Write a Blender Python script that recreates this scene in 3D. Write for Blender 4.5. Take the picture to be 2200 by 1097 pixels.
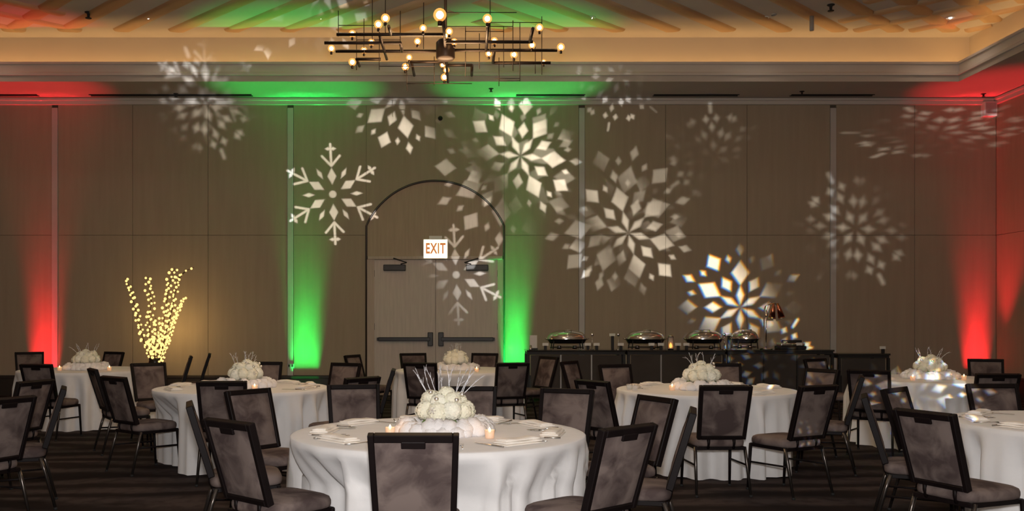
import bpy, bmesh, math, random
from mathutils import Vector, Matrix
PI = math.pi
random.seed(7)
for _o in list(bpy.data.objects):
    bpy.data.objects.remove(_o)
C = bpy.context.scene.collection
SC = bpy.context.scene

# ------------------------------------------------------------------ camera (image taken as 2200 x 1097)
F, CX, CY, H = 2000.0, 1000.0, 684.0, 1.45      # focal length in px, vanishing point, eye height
YW = 17.54                                       # back wall
XR, XL, YF = 10.0, -11.0, -6.0                   # right, left and front walls
ZS, ZC = 5.59, 6.48                              # soffit and tray ceiling heights
cam_d = bpy.data.cameras.new('camera')
cam = bpy.data.objects.new('camera', cam_d); C.objects.link(cam)
cam.location = (0, 0, H); cam.rotation_euler = (PI / 2, 0, 0)
cam_d.sensor_width = 36; cam_d.lens = 36 * F / 2200
cam_d.shift_x = (1100 - CX) / 2200; cam_d.shift_y = (CY - 548.5) / 2200
cam_d.clip_start = 0.05; cam_d.clip_end = 100
SC.camera = cam

# ------------------------------------------------------------------ world, exposure
w = bpy.data.worlds.new('world'); SC.world = w; w.use_nodes = True
w.node_tree.nodes['Background'].inputs[0].default_value = (0.02, 0.017, 0.014, 1)
w.node_tree.nodes['Background'].inputs[1].default_value = 1.0
SC.view_settings.view_transform = 'Standard'; SC.view_settings.look = 'None'
SC.view_settings.exposure = 0.0; SC.view_settings.gamma = 1.0
SC.view_settings.use_curve_mapping = False

# ------------------------------------------------------------------ large lights
def lamp(name, kind, loc, energy, color, aim=None, **kw):
    d = bpy.data.lights.new(name, kind); d.energy = energy; d.color = color
    for k, v in kw.items(): setattr(d, k, v)
    o = bpy.data.objects.new(name, d); C.objects.link(o); o.location = loc
    if aim is not None:
        o.rotation_euler = (Vector(aim) - Vector(loc)).to_track_quat('-Z', 'Y').to_euler()
    return o
POW_FLASH, POW_DOWN, POW_COVE = 820, 34, 37
lamp('camera_flash', 'POINT', (0.02, -0.05, H + 0.20), POW_FLASH, (1.0, 0.97, 0.96), shadow_soft_size=0.09)
DOWN = [(x, y) for y in (15.55, 11.0, 6.4, 1.8, -2.8) for x in (-8.2, -5.3, -2.42, 2.1, 5.0, 8.1)]
for (x, y) in DOWN:
    lamp('downlight_lamp', 'SPOT', (x, y, ZC - 0.05), POW_DOWN * (.3 if y > 15 else 1.0), (1.0, 0.84, 0.66), aim=(x, y, 0),
         spot_size=math.radians(125), spot_blend=0.8, shadow_soft_size=0.06)
XT0, XT1, YT0, YT1 = -9.6, 8.62, -4.6, 16.27      # inner edge of the soffit ring
COVE = (1.0, 0.56, 0.2)
def cove(loc, size, rz):
    o = lamp('cove_strip_lamp', 'AREA', loc, POW_COVE * size / 18, COVE, shape='RECTANGLE', size=size, size_y=0.06)
    o.rotation_euler = (PI, 0, rz)
cove(((XT0 + XT1) / 2, YT1 + 0.2, 5.83), XT1 - XT0 + .4, 0)
cove(((XT0 + XT1) / 2, YT0 - 0.2, 5.83), XT1 - XT0 + .4, 0)
cove((XT0 - 0.2, (YT0 + YT1) / 2, 5.83), YT1 - YT0 + .4, PI / 2)
cove((XT1 + 0.2, (YT0 + YT1) / 2, 5.83), YT1 - YT0 + .4, PI / 2)

# ------------------------------------------------------------------ pixel helpers (a pixel gives a direction, the surface the distance)
def at_depth(px, py, Y): return Vector(((px - CX) / F * Y, Y, H + (CY - py) / F * Y))
def at_height(px, py, Z):
    Y = F * (H - Z) / (py - CY)
    return Vector(((px - CX) / F * Y, Y, Z))
def WX(px): return (px - CX) / F * YW
def WZ(py): return H + (CY - py) / F * YW

# ------------------------------------------------------------------ materials
def mat(name, col, rough=0.6, metal=0.0, var=0.0, vscale=8.0, bump=0.0, bscale=60.0, spec=0.5, sheen=0.0, emit=None, estr=0.0, alpha=1.0, trans=0.0, stretch=(1, 1, 1), coord='Object'):
    m = bpy.data.materials.new(name); m.use_nodes = True
    nt = m.node_tree; b = nt.nodes['Principled BSDF']
    b.inputs['Base Color'].default_value = (*col, 1); b.inputs['Roughness'].default_value = rough
    b.inputs['Metallic'].default_value = metal; b.inputs['Specular IOR Level'].default_value = spec
    b.inputs['Alpha'].default_value = alpha; b.inputs['Transmission Weight'].default_value = trans
    if sheen: b.inputs['Sheen Weight'].default_value = sheen
    if emit:
        b.inputs['Emission Color'].default_value = (*emit, 1); b.inputs['Emission Strength'].default_value = estr
    if var or bump:
        tc = nt.nodes.new('ShaderNodeTexCoord'); mp = nt.nodes.new('ShaderNodeMapping')
        mp.inputs['Scale'].default_value = stretch
        nt.links.new(tc.outputs[coord], mp.inputs['Vector'])
    if var:
        n = nt.nodes.new('ShaderNodeTexNoise'); n.inputs['Scale'].default_value = vscale; n.inputs['Detail'].default_value = 5
        nt.links.new(mp.outputs[0], n.inputs['Vector'])
        r = nt.nodes.new('ShaderNodeValToRGB')
        r.color_ramp.elements[0].position = .3; r.color_ramp.elements[1].position = .7
        r.color_ramp.elements[0].color = (*[c * (1 - var) for c in col], 1)
        r.color_ramp.elements[1].color = (*[min(1, c * (1 + var)) for c in col], 1)
        nt.links.new(n.outputs['Fac'], r.inputs[0]); nt.links.new(r.outputs[0], b.inputs['Base Color'])
    if bump:
        n2 = nt.nodes.new('ShaderNodeTexNoise'); n2.inputs['Scale'].default_value = bscale; n2.inputs['Detail'].default_value = 3
        nt.links.new(mp.outputs[0], n2.inputs['Vector'])
        bp = nt.nodes.new('ShaderNodeBump'); bp.inputs['Strength'].default_value = bump; bp.inputs['Distance'].default_value = 0.01
        nt.links.new(n2.outputs['Fac'], bp.inputs['Height']); nt.links.new(bp.outputs[0], b.inputs['Normal'])
    return m
M = {}
M['wall'] = mat('wallcovering', (.405, .335, .25), .85, var=.04, vscale=4, bump=.25, bscale=90, stretch=(3, 3, .25), spec=.2)
M['wall_back'] = mat('wall_backing', (.10, .085, .065), .9)
M['stripe'] = mat('track_metal', (.52, .50, .47), .5, var=.05, vscale=3)
M['paint'] = mat('soffit_paint', (.52, .47, .42), .8, var=.03, vscale=2)
M['crown'] = mat('crown_paint', (.62, .58, .54), .9, spec=.1, var=.03, vscale=2)
M['cove'] = mat('cove_paint', (.60, .52, .42), .85, var=.02, vscale=2)
M['ceil'] = mat('ceiling_paint', (.60, .56, .52), .8, var=.05, vscale=1.5, bump=.1)
M['rib'] = mat('ceiling_rib_covelit', (.62, .45, .29), .7, var=.05, vscale=2)  # lighter and warmer than the ceiling; cove light on the ribs put into the colour
M['base'] = mat('dark_baseboard', (.035, .026, .022), .45, var=.15, vscale=3)
M['door'] = mat('door_veneer', (.62, .55, .48), .55, var=.06, vscale=5, stretch=(6, 6, .5), bump=.05)
M['jamb'] = mat('jamb_wood', (.50, .41, .32), .5, var=.08, vscale=5, stretch=(6, 6, .5))
M['tymp'] = mat('arch_panel_wood', (.43, .33, .235), .6, var=.06, vscale=5, stretch=(6, 6, .4))
M['trim'] = mat('dark_trim', (.045, .033, .025), .4, var=.1)
M['hardware'] = mat('dark_hardware', (.03, .027, .025), .4, metal=.4, var=.1)
M['frame'] = mat('dark_chair_frame', (.008, .005, .005), .5, spec=.14, var=.2, vscale=10)
M['chrome'] = mat('brushed_bronze', (.11, .095, .085), .3, metal=.9, var=.1)
M['glide'] = mat('rubber_glide', (.01, .01, .01), .8, var=.1)
M['cloth'] = mat('white_linen', (.80, .785, .775), .85, var=.02, vscale=12, bump=.1, bscale=300, spec=.2, sheen=.15)
M['napkin'] = mat('cream_napkin', (.92, .86, .78), .85, var=.04, vscale=20, bump=.3, bscale=80, spec=.2)
M['steel'] = mat('polished_steel', (.72, .70, .67), .16, metal=1, var=.04)
M['steel_d'] = mat('cutlery_steel', (.55, .53, .50), .25, metal=1, var=.05)
M['black'] = mat('black_gloss', (.012, .011, .011), .22, var=.1)
M['blackmatte'] = mat('black_matte', (.014, .013, .013), .6, var=.1)
M['smoke'] = mat('smoked_panel', (.075, .065, .058), .12, var=.12, vscale=2)
M['glass_d'] = mat('dark_glass_top', (.03, .028, .027), .06, var=.1)
M['copper'] = mat('copper_shade', (.55, .20, .11), .22, metal=1, var=.05)
M['card'] = mat('white_card', (.82, .80, .75), .7, var=.02)
M['petal'] = mat('cream_petal', (.96, .93, .76), .75, var=.05, vscale=25, spec=.2, sheen=.1)
M['petal2'] = mat('ivory_petal', (.97, .95, .82), .75, var=.05, vscale=25, spec=.2, sheen=.1)
M['leaf'] = mat('green_leaf', (.16, .24, .07), .6, var=.2, vscale=20)
M['batting'] = mat('cotton_batting', (.86, .84, .84), .95, var=.02, vscale=20, bump=.5, bscale=120, spec=.1)
M['twig'] = mat('frosted_twig', (.74, .75, .80), .35, metal=.3, var=.1, vscale=60)
M['silver'] = mat('silver_bauble', (.92, .90, .86), .38, metal=1, var=.03)
M['wax'] = mat('white_wax', (.85, .78, .66), .5, var=.02, emit=(1, .45, .15), estr=.25)  # candlelit glow put into the wax as emission
M['wick'] = mat('wick', (.02, .02, .02), .9, var=.1)
M['brass'] = mat('dark_bronze_tube', (.030, .018, .012), .45, metal=.6, var=.15)
M['bark'] = mat('branch_bark', (.11, .075, .045), .8, var=.25, vscale=30, bump=.4)
M['vase'] = mat('dark_vase', (.03, .025, .022), .3, var=.15)
M['plastic'] = mat('white_plastic', (.75, .73, .70), .5, var=.02)
M['grey'] = mat('grey_metal', (.42, .41, .40), .45, metal=.2, var=.05)
M['void'] = mat('dark_slot', (.006, .005, .005), .9, var=.1)
M['wood_t'] = mat('plywood_top', (.35, .24, .14), .6, var=.15, vscale=6)
def emat(name, col, s):
    m = bpy.data.materials.new(name); m.use_nodes = True
    nt = m.node_tree; nt.nodes.remove(nt.nodes['Principled BSDF'])
    e = nt.nodes.new('ShaderNodeEmission'); e.inputs[0].default_value = (*col, 1); e.inputs[1].default_value = s
    n = nt.nodes.new('ShaderNodeTexNoise'); n.inputs['Scale'].default_value = 30
    mr = nt.nodes.new('ShaderNodeMapRange'); mr.inputs[3].default_value = s * .9; mr.inputs[4].default_value = s * 1.1
    nt.links.new(n.outputs['Fac'], mr.inputs[0]); nt.links.new(mr.outputs[0], e.inputs[1])
    nt.links.new(e.outputs[0], nt.nodes['Material Output'].inputs[0]); return m
M['bulb_core'] = emat('filament_glow', (1.0, .70, .34), 22)
M['fairy'] = emat('fairy_glow', (1.0, .62, .20), 1.8)
M['flame'] = emat('candle_flame', (1.0, .62, .25), 9)
M['amber'] = emat('amber_flame', (1.0, .32, .05), 4)
M['lens'] = emat('downlight_lens', (1.0, .92, .84), 3.0)
M['exit_face'] = emat('lit_sign_face', (1.0, .80, .52), 2.6)
M['exit_text'] = emat('lit_sign_letters', (.75, .25, .08), .8)
M['led_g'] = emat('green_led', (.03, 1, .2), 4)
M['led_r'] = emat('red_led', (1, .03, .03), 4)
def glow_glass(name, col, s, tr):
    m = bpy.data.materials.new(name); m.use_nodes = True
    nt = m.node_tree; nt.nodes.remove(nt.nodes['Principled BSDF'])
    e = nt.nodes.new('ShaderNodeEmission'); e.inputs[0].default_value = (*col, 1); e.inputs[1].default_value = s
    t = nt.nodes.new('ShaderNodeBsdfTransparent'); mx = nt.nodes.new('ShaderNodeMixShader'); mx.inputs[0].default_value = 1 - tr
    nt.links.new(t.outputs[0], mx.inputs[1]); nt.links.new(e.outputs[0], mx.inputs[2])
    nt.links.new(mx.outputs[0], nt.nodes['Material Output'].inputs[0]); return m
M['bulb_halo_shell'] = glow_glass('bulb_halo_glass', (1.0, .40, .09), 1.7, .45)  # orange emission paints the halo round the lit core into the globe
M['fairy_halo'] = glow_glass('fairy_bulb_halo', (1.0, .60, .16), 1.0, .6)  # halo of the fairy lights as a see-through emissive shell
m = mat('votive_glass', (.95, .80, .66), .35, alpha=.55, emit=(1, .42, .14), estr=.14, var=.04); M['votive'] = m  # the flame's glow on the cup is put in as emission
m = mat('clear_glass', (.9, .9, .9), .05, alpha=.25, var=.02); M['glass'] = m

def velvet():
    m = mat('taupe_velvet', (.155, .128, .122), .95, spec=.05)
    nt = m.node_tree; b = nt.nodes['Principled BSDF']
    tc = nt.nodes.new('ShaderNodeTexCoord'); oi = nt.nodes.new('ShaderNodeObjectInfo')
    ad = nt.nodes.new('ShaderNodeVectorMath'); ad.operation = 'ADD'
    sc = nt.nodes.new('ShaderNodeVectorMath'); sc.operation = 'SCALE'; sc.inputs['Scale'].default_value = 11
    cb = nt.nodes.new('ShaderNodeCombineXYZ')
    nt.links.new(oi.outputs['Random'], cb.inputs[0]); nt.links.new(oi.outputs['Random'], cb.inputs[2])
    nt.links.new(cb.outputs[0], sc.inputs[0]); nt.links.new(tc.outputs['Object'], ad.inputs[0]); nt.links.new(sc.outputs[0], ad.inputs[1])
    n = nt.nodes.new('ShaderNodeTexNoise'); n.inputs['Scale'].default_value = 6; n.inputs['Detail'].default_value = 6; n.inputs['Distortion'].default_value = .6
    nt.links.new(ad.outputs[0], n.inputs['Vector'])
    r = nt.nodes.new('ShaderNodeValToRGB'); r.color_ramp.elements[0].position = .36; r.color_ramp.elements[1].position = .6
    r.color_ramp.elements[0].color = (.080, .058, .055, 1); r.color_ramp.elements[1].color = (.198, .154, .138, 1)
    nt.links.new(n.outputs['Fac'], r.inputs[0]); nt.links.new(r.outputs[0], b.inputs['Base Color'])
    return m
M['velvet'] = velvet()
def carpet():
    m = mat('patterned_carpet', (.05, .04, .04), .95, spec=.1)
    nt = m.node_tree; b = nt.nodes['Principled BSDF']
    tc = nt.nodes.new('ShaderNodeTexCoord'); mp = nt.nodes.new('ShaderNodeMapping'); mp.inputs['Scale'].default_value = (.35, 1.0, 1)
    nt.links.new(tc.outputs['Object'], mp.inputs[0])
    wv = nt.nodes.new('ShaderNodeTexWave'); wv.bands_direction = 'Y'; wv.inputs['Scale'].default_value = .62
    wv.inputs['Distortion'].default_value = 9; wv.inputs['Detail'].default_value = 4; wv.inputs['Detail Scale'].default_value = 1.6
    nt.links.new(mp.outputs[0], wv.inputs['Vector'])
    n = nt.nodes.new('ShaderNodeTexNoise'); n.inputs['Scale'].default_value = 9; n.inputs['Detail'].default_value = 6
    nt.links.new(tc.outputs['Object'], n.inputs['Vector'])
    mx = nt.nodes.new('ShaderNodeMath'); mx.operation = 'MULTIPLY'
    nt.links.new(wv.outputs['Fac'], mx.inputs[0]); nt.links.new(n.outputs['Fac'], mx.inputs[1])
    r = nt.nodes.new('ShaderNodeValToRGB'); r.color_ramp.elements[0].position = .12; r.color_ramp.elements[1].position = .5
    r.color_ramp.elements[0].color = (.020, .014, .013, 1); r.color_ramp.elements[1].color = (.062, .047, .045, 1)
    nt.links.new(mx.outputs[0], r.inputs[0]); nt.links.new(r.outputs[0], b.inputs['Base Color'])
    n3 = nt.nodes.new('ShaderNodeTexNoise'); n3.inputs['Scale'].default_value = 140
    bp = nt.nodes.new('ShaderNodeBump'); bp.inputs['Strength'].default_value = .4
    nt.links.new(tc.outputs['Object'], n3.inputs['Vector']); nt.links.new(n3.outputs['Fac'], bp.inputs['Height']); nt.links.new(bp.outputs[0], b.inputs['Normal'])
    return m
M['carpet'] = carpet()

# ------------------------------------------------------------------ mesh helpers
class MB:
    def __init__(s): s.bm = bmesh.new()
    def box(s, c, d, rot=None, bev=0.0, seg=2):
        t = bmesh.new(); bmesh.ops.create_cube(t, size=1)
        for v in t.verts: v.co = Vector((v.co.x * d[0], v.co.y * d[1], v.co.z * d[2]))
        if bev: bmesh.ops.bevel(t, geom=list(t.edges), offset=bev, segments=seg, affect='EDGES', profile=.5)
        mx = Matrix.Translation(Vector(c))
        if rot is not None: mx = mx @ rot
        t.transform(mx); s._join(t); return s
    def _join(s, t):
        vm = {v: s.bm.verts.new(v.co) for v in t.verts}
        for f in t.faces:
            nf = s.bm.faces.new([vm[v] for v in f.verts]); nf.smooth = f.smooth
        t.free()
    def tube(s, pts, r, n=8, caps=True, closed=False):
        pts = [Vector(p) for p in pts]; k = len(pts)
        rs = r if isinstance(r, (list, tuple)) else [r] * k
        rings = []; up = None
        for i, p in enumerate(pts):
            a = pts[(i - 1) % k] if (i > 0 or closed) else p
            b = pts[(i + 1) % k] if (i < k - 1 or closed) else p
            d = (b - a).normalized()
            if up is None:
                up = d.orthogonal().normalized()
            up = (up - d * up.dot(d)).normalized(); sd = d.cross(up)
            rings.append([s.bm.verts.new(p + (up * math.cos(2 * PI * j / n) + sd * math.sin(2 * PI * j / n)) * rs[i]) for j in range(n)])
        for i in range(k if closed else k - 1):
            A, B = rings[i], rings[(i + 1) % k]
            for j in range(n):
                f = s.bm.faces.new([A[j], A[(j + 1) % n], B[(j + 1) % n], B[j]]); f.smooth = True
        if caps and not closed:
            s.bm.faces.new(list(reversed(rings[0]))); s.bm.faces.new(rings[-1])
        return s
    def lathe(s, prof, n=24, c=(0, 0, 0), sx=1, sy=1, rot=None):
        c = Vector(c); rings = []
        def P(r, z, a):
            v = Vector((r * math.cos(a) * sx, r * math.sin(a) * sy, z))
            if rot is not None: v = rot @ v
            return v + c
        for (r, z) in prof:
            if r < 1e-5: rings.append([s.bm.verts.new(P(0, z, 0))])
            else: rings.append([s.bm.verts.new(P(r, z, 2 * PI * j / n)) for j in range(n)])
        for A, B in zip(rings, rings[1:]):
            for j in range(n):
                q = []
                for R_, jj in ((A, j), (A, j + 1), (B, j + 1), (B, j)):
                    v = R_[jj % len(R_)] if len(R_) > 1 else R_[0]
                    if v not in q: q.append(v)
                if len(q) > 2:
                    try: f = s.bm.faces.new(q); f.smooth = True
                    except ValueError: pass
        return s
    def prism(s, poly, y0, y1):            # poly in (x, z), extruded along y
        a = [s.bm.verts.new((p[0], y0, p[1])) for p in poly]; b = [s.bm.verts.new((p[0], y1, p[1])) for p in poly]
        n = len(poly)
        s.bm.faces.new(a); s.bm.faces.new(list(reversed(b)))
        for i in range(n): s.bm.faces.new([a[i], b[i], b[(i + 1) % n], a[(i + 1) % n]])
        return s
    def sphere(s, c, r, u=12, v=8, sc=(1, 1, 1)):
        prof = [(math.sin(PI * i / v) * r, -math.cos(PI * i / v) * r * sc[2]) for i in range(v + 1)]
        return s.lathe(prof, u, c, sc[0], sc[1])
    def mesh(s, name):
        bmesh.ops.recalc_face_normals(s.bm, faces=list(s.bm.faces))
        me = bpy.data.meshes.new(name); s.bm.to_mesh(me); s.bm.free(); return me
    def obj(s, name, m, parent=None, loc=None):
        me = s.mesh(name); me.materials.append(M[m] if isinstance(m, str) else m)
        return link(name, me, parent, loc)
def link(name, me, parent=None, loc=None, rz=None):
    o = bpy.data.objects.new(name, me); C.objects.link(o)
    if parent is not None: o.parent = parent
    if loc is not None: o.location = loc
    if rz is not None: o.rotation_euler = (0, 0, rz)
    return o
def tag(o, label, cat, group=None):
    o['label'] = label; o['category'] = cat
    if group: o['group'] = group
    return o
def thing(name, label, cat, loc=(0, 0, 0), rz=0, group=None):
    o = bpy.data.objects.new(name, None); C.objects.link(o); o.location = loc; o.rotation_euler = (0, 0, rz); o.empty_display_size = .1
    return tag(o, label, cat, group)
def struct(o): o['kind'] = 'structure'; return o
def copy_tree(o, parent=None):
    c = o.copy(); C.objects.link(c)
    if parent is not None: c.parent = parent
    for ch in list(o.children): copy_tree(ch, c)
    return c
def slab(x0, x1, y0, y1, z0, z1): return MB().box(((x0 + x1) / 2, (y0 + y1) / 2, (z0 + z1) / 2), (x1 - x0, y1 - y0, z1 - z0))

# ================================================================== THE ROOM
struct(slab(XL, XR, YF, YW, -.1, 0).obj('floor', 'carpet'))
wall_back = struct(slab(XL, XR, YW + .03, YW + .25, 0, 7).obj('wall_back', 'wall_back'))
wall_right = struct(slab(XR + .03, XR + .25, YF, YW + .25, 0, 7).obj('wall_right', 'wall_back'))
wall_left = struct(slab(XL - .25, XL, YF, YW + .25, 0, 7).obj('wall_left', 'wall'))
wall_front = struct(slab(XL, XR, YF - .25, YF, 0, 7).obj('wall_front', 'wall'))
ZB, ZSEAM, ZTOP = WZ(806), WZ(505), WZ(212)
g = .004
def panel(x0, x1, z0, z1): slab(x0 + g, x1 - g, YW, YW + .03, z0 + g, z1 - g).obj('wall_panel', 'wall', wall_back)
STR = [118, 624, 1250, 1790]; SW = 6.5
def bay(p0, p1, seams):
    xs = [WX(p0)] + [WX(q) for q in seams] + [WX(p1)]
    for a, b in zip(xs, xs[1:]):
        panel(a, b, ZB, ZSEAM); panel(a, b, ZSEAM, ZTOP)
bay(CX + XL / YW * F, 118 - SW, [-60]); bay(118 + SW, 624 - SW, [285, 447]); bay(624 + SW, 787, [])
bay(1083, 1250 - SW, []); bay(1250 + SW, 1790 - SW, [1430, 1605]); bay(1790 + SW, 2140, [1965])
for p in STR:
    slab(WX(p - SW) + .003, WX(p + SW) - .003, YW - .012, YW + .03, ZB, WZ(232)).obj('wall_track', 'stripe', wall_back)
# arched portal: two panels with an arched lower edge above it
AX, AW, AZ, AT = WX(935), WX(1083) - WX(935), WZ(485), WZ(388)
AR = (AW ** 2 + (AT - AZ) ** 2) / (2 * (AT - AZ)); AC = AT - AR; AA = math.asin(AW / AR)
def arc(a0, a1, n=16, r=AR): return [(AX + r * math.sin(a0 + (a1 - a0) * i / n), AC + r * math.cos(a0 + (a1 - a0) * i / n)) for i in range(n + 1)]
MB().prism([(AX - AW + g, ZTOP - g)] + arc(-AA, 0) + [(AX - g, ZTOP - g)], YW, YW + .03).obj('wall_panel', 'wall', wall_back)
MB().prism([(AX + g, ZTOP - g)] + arc(0, AA) + [(AX + AW - g, ZTOP - g)], YW, YW + .03).obj('wall_panel', 'wall', wall_back)
ZD = WZ(557)
arch = struct(MB().prism([(AX - AW, ZD + .06)] + [(AX - AW, AZ)] + arc(-AA, AA, 32)[1:-1] + [(AX + AW, AZ), (AX + AW, ZD + .06)], YW + .012, YW + .03).obj('trim_1', 'tymp'))
edge = [(AX - AW, 0.02), (AX - AW, AZ)] + arc(-AA, AA, 40)[1:-1] + [(AX + AW, AZ), (AX + AW, 0.02)]
struct(MB().tube([(x, YW - .004, z) for x, z in edge], .02, 8).obj('trim_2', 'trim'))
# doors
DX0, DX1, DXM = WX(803), WX(1070), WX(936)
jm = MB()
jm.box(((AX - AW + DX0) / 2 + .01, YW + .012, ZD / 2), (DX0 - AX + AW, .05, ZD)).box(((AX + AW + DX1) / 2 - .01, YW + .012, ZD / 2), (AX + AW - DX1, .05, ZD))
jm.box((AX, YW - .002, ZD + .03), (2 * AW - .06, .09, .06), bev=.006)
struct(jm.obj('trim_3', 'jamb'))
def door(n, x0, x1, hinge):
    d = struct(slab(x0 + .004, x1 - .004, YW + .004, YW + .03, .01, ZD - .005).obj('door_%d' % n, 'door'))
    zb = WZ(728); s = 1 if hinge == 'l' else -1
    xin = x1 - .10 if hinge == 'l' else x0 + .10
    xo = x0 + .09 if hinge == 'l' else x1 - .09
    pb = MB().box(((xin + xo) / 2, YW - .05, zb), (abs(xin - xo), .055, .075), bev=.01).box((xo, YW - .02, zb), (.06, .06, .06)).obj('push_bar', 'hardware', d)
    MB().box((xin, YW - .035, zb), (.10, .075, .26), bev=.012).obj('latch_case', 'hardware', pb)
    xc = WX(848) if hinge == 'l' else WX(1025)
    cl = MB().box((xc, YW - .035, WZ(575)), (.42, .075, .115), bev=.012).obj('closer', 'hardware', d)
    MB().tube([(xc + s * .12, YW - .03, WZ(567)), (xc + s * .24, YW - .16, WZ(565)), (xc - s * .02, YW - .045, ZD + .02)], .012, 6).obj('closer_arm', 'hardware', cl)
    for zz in (.3, 1.3, 2.3):
        MB().tube([(x0 + .006 if hinge == 'l' else x1 - .006, YW - .004, zz - .06), (x0 + .006 if hinge == 'l' else x1 - .006, YW - .004, zz + .06)], .009, 6).obj('hinge', 'hardware', d)
    return d
door(1, DX0, DXM, 'l'); door(2, DXM, DX1, 'r')
# baseboards
def baseboard(name, p, q, y):
    o = MB().box(((p + q) / 2, y + .005, ZB / 2), (q - p, .05, ZB)).box(((p + q) / 2, y - .004, ZB - .03), (q - p, .05, .06), bev=.012).obj(name, 'base'); struct(o)
baseboard('baseboard_left', XL, AX - AW - .03, YW); baseboard('baseboard_back', AX + AW + .03, XR, YW)
struct(MB().box((XR + .005, (YF + YW) / 2, ZB / 2), (.05, YW - YF, ZB)).box((XR - .004, (YF + YW) / 2, ZB - .03), (.05, YW - YF, .06), bev=.012).obj('baseboard_right', 'base'))
# right wall panels
ys = [YF + i * 2.354 for i in range(11)]
for a, b in zip(ys, ys[1:]):
    for z0, z1 in ((ZB, ZSEAM), (ZSEAM, ZTOP)):
        slab(XR, XR + .03, a + g, b - g, z0 + g, z1 - g).obj('wall_panel', 'wall', wall_right)
# soffit, fascia, cove: a profile swept round the tray (offset outwards, height)
def sweep(prof, name, m):
    bm = bmesh.new(); loops = []
    for (d, z) in prof:
        loops.append([bm.verts.new(p) for p in ((XT0 - d, YT0 - d, z), (XT1 + d, YT0 - d, z), (XT1 + d, YT1 + d, z), (XT0 - d, YT1 + d, z))])
    for A, B in zip(loops, loops[1:]):
        for j in range(4): bm.faces.new([A[j], A[(j + 1) % 4], B[(j + 1) % 4], B[j]])
    me = bpy.data.meshes.new(name); bmesh.ops.recalc_face_normals(bm, faces=list(bm.faces)); bm.to_mesh(me); bm.free(); me.materials.append(M[m])
    return struct(link(name, me))
sweep([(1.42, ZS + .004), (0, ZS), (0, ZS + .10)], 'trim_8', 'paint')
sweep([(0, ZS + .10), (-.03, ZS + .105), (-.03, ZS + .15), (0, ZS + .17), (0, ZS + .29), (-.025, ZS + .30), (-.025, ZS + .34), (.05, ZS + .34), (.05, ZS + .22)], 'trim_4', 'crown')
sweep([(.05, ZS + .22), (.40, ZS + .22), (.40, ZC + .002)], 'trim_5', 'cove')
# crown against the walls
def crown(x0, y0, x1, y1, nx, ny, name):
    o = MB(); L = math.hypot(x1 - x0, y1 - y0); ang = math.atan2(y1 - y0, x1 - x0); R_ = Matrix.Rotation(ang, 4, 'Z')
    o.box(((x0 + x1) / 2 + nx * .03, (y0 + y1) / 2 + ny * .03, ZS - .06), (L, .07, .12), R_).box(((x0 + x1) / 2 + nx * .05, (y0 + y1) / 2 + ny * .05, ZS - .03), (L, .11, .05), R_, bev=.012)
    struct(o.obj(name, 'crown'))
crown(XL, YW, XR, YW, 0, -1, 'trim_6'); crown(XR, YF, XR, YW, -1, 0, 'trim_7')
ceiling = struct(slab(XT0 - .4, XT1 + .4, YT0 - .4, YT1 + .4, ZC, ZC + .1).obj('ceiling', 'ceil'))
# diagonal ceiling ribs, mirrored about the middle
def rib(p, q):
    p, q = Vector((p[0], p[1], ZC)), Vector((q[0], q[1], ZC)); d = (q - p); L = d.length
    if L < .3: return
    d.normalize(); s = Vector((-d.y, d.x, 0)); s = -s if s.y < 0 else s; prof = [(-.05, 0), (-.03, -.026), (0, -.036), (.05, -.033), (.14, -.020), (.24, 0)]
    bm = bmesh.new(); A = [bm.verts.new(p + s * a + Vector((0, 0, b))) for a, b in prof]; B = [bm.verts.new(q + s * a + Vector((0, 0, b))) for a, b in prof]
    for i in range(len(prof) - 1): f = bm.faces.new([A[i], A[i + 1], B[i + 1], B[i]]); f.smooth = True
    bm.faces.new(A); bm.faces.new(list(reversed(B)))
    bmesh.ops.recalc_face_normals(bm, faces=list(bm.faces))
    me = bpy.data.meshes.new('ceiling_rib'); bm.to_mesh(me); bm.free(); me.materials.append(M['rib']); link('ceiling_rib', me, ceiling)
YB = YT1 - .05
def clipped(c, sgn, xa, xb, ya=6.0):      # line x*sgn + y = c ... between x limits and y limits
    pts = []
    for t in range(401):
        x = xa + (xb - xa) * t / 400; y = c - sgn * x
        if ya <= y <= YB: pts.append((x, y))
    if len(pts) > 1: rib(pts[0], pts[-1])
c = -2.5
while c < 17.2:
    clipped(c, 1, XT0 - .38, -.25); c += .97
c = -2.5 + .45
while c < 17.2:
    clipped(c, -1, .25, XT1 + .38); c += .97
for k in range(9):
    clipped(YB + 9.3 - .97 * k + .3, -1, XT0 - .38, -6.6, 8); clipped(YB + 8.4 - .97 * k + .3, 1, 6.3, XT1 + .38, 8)

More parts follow.
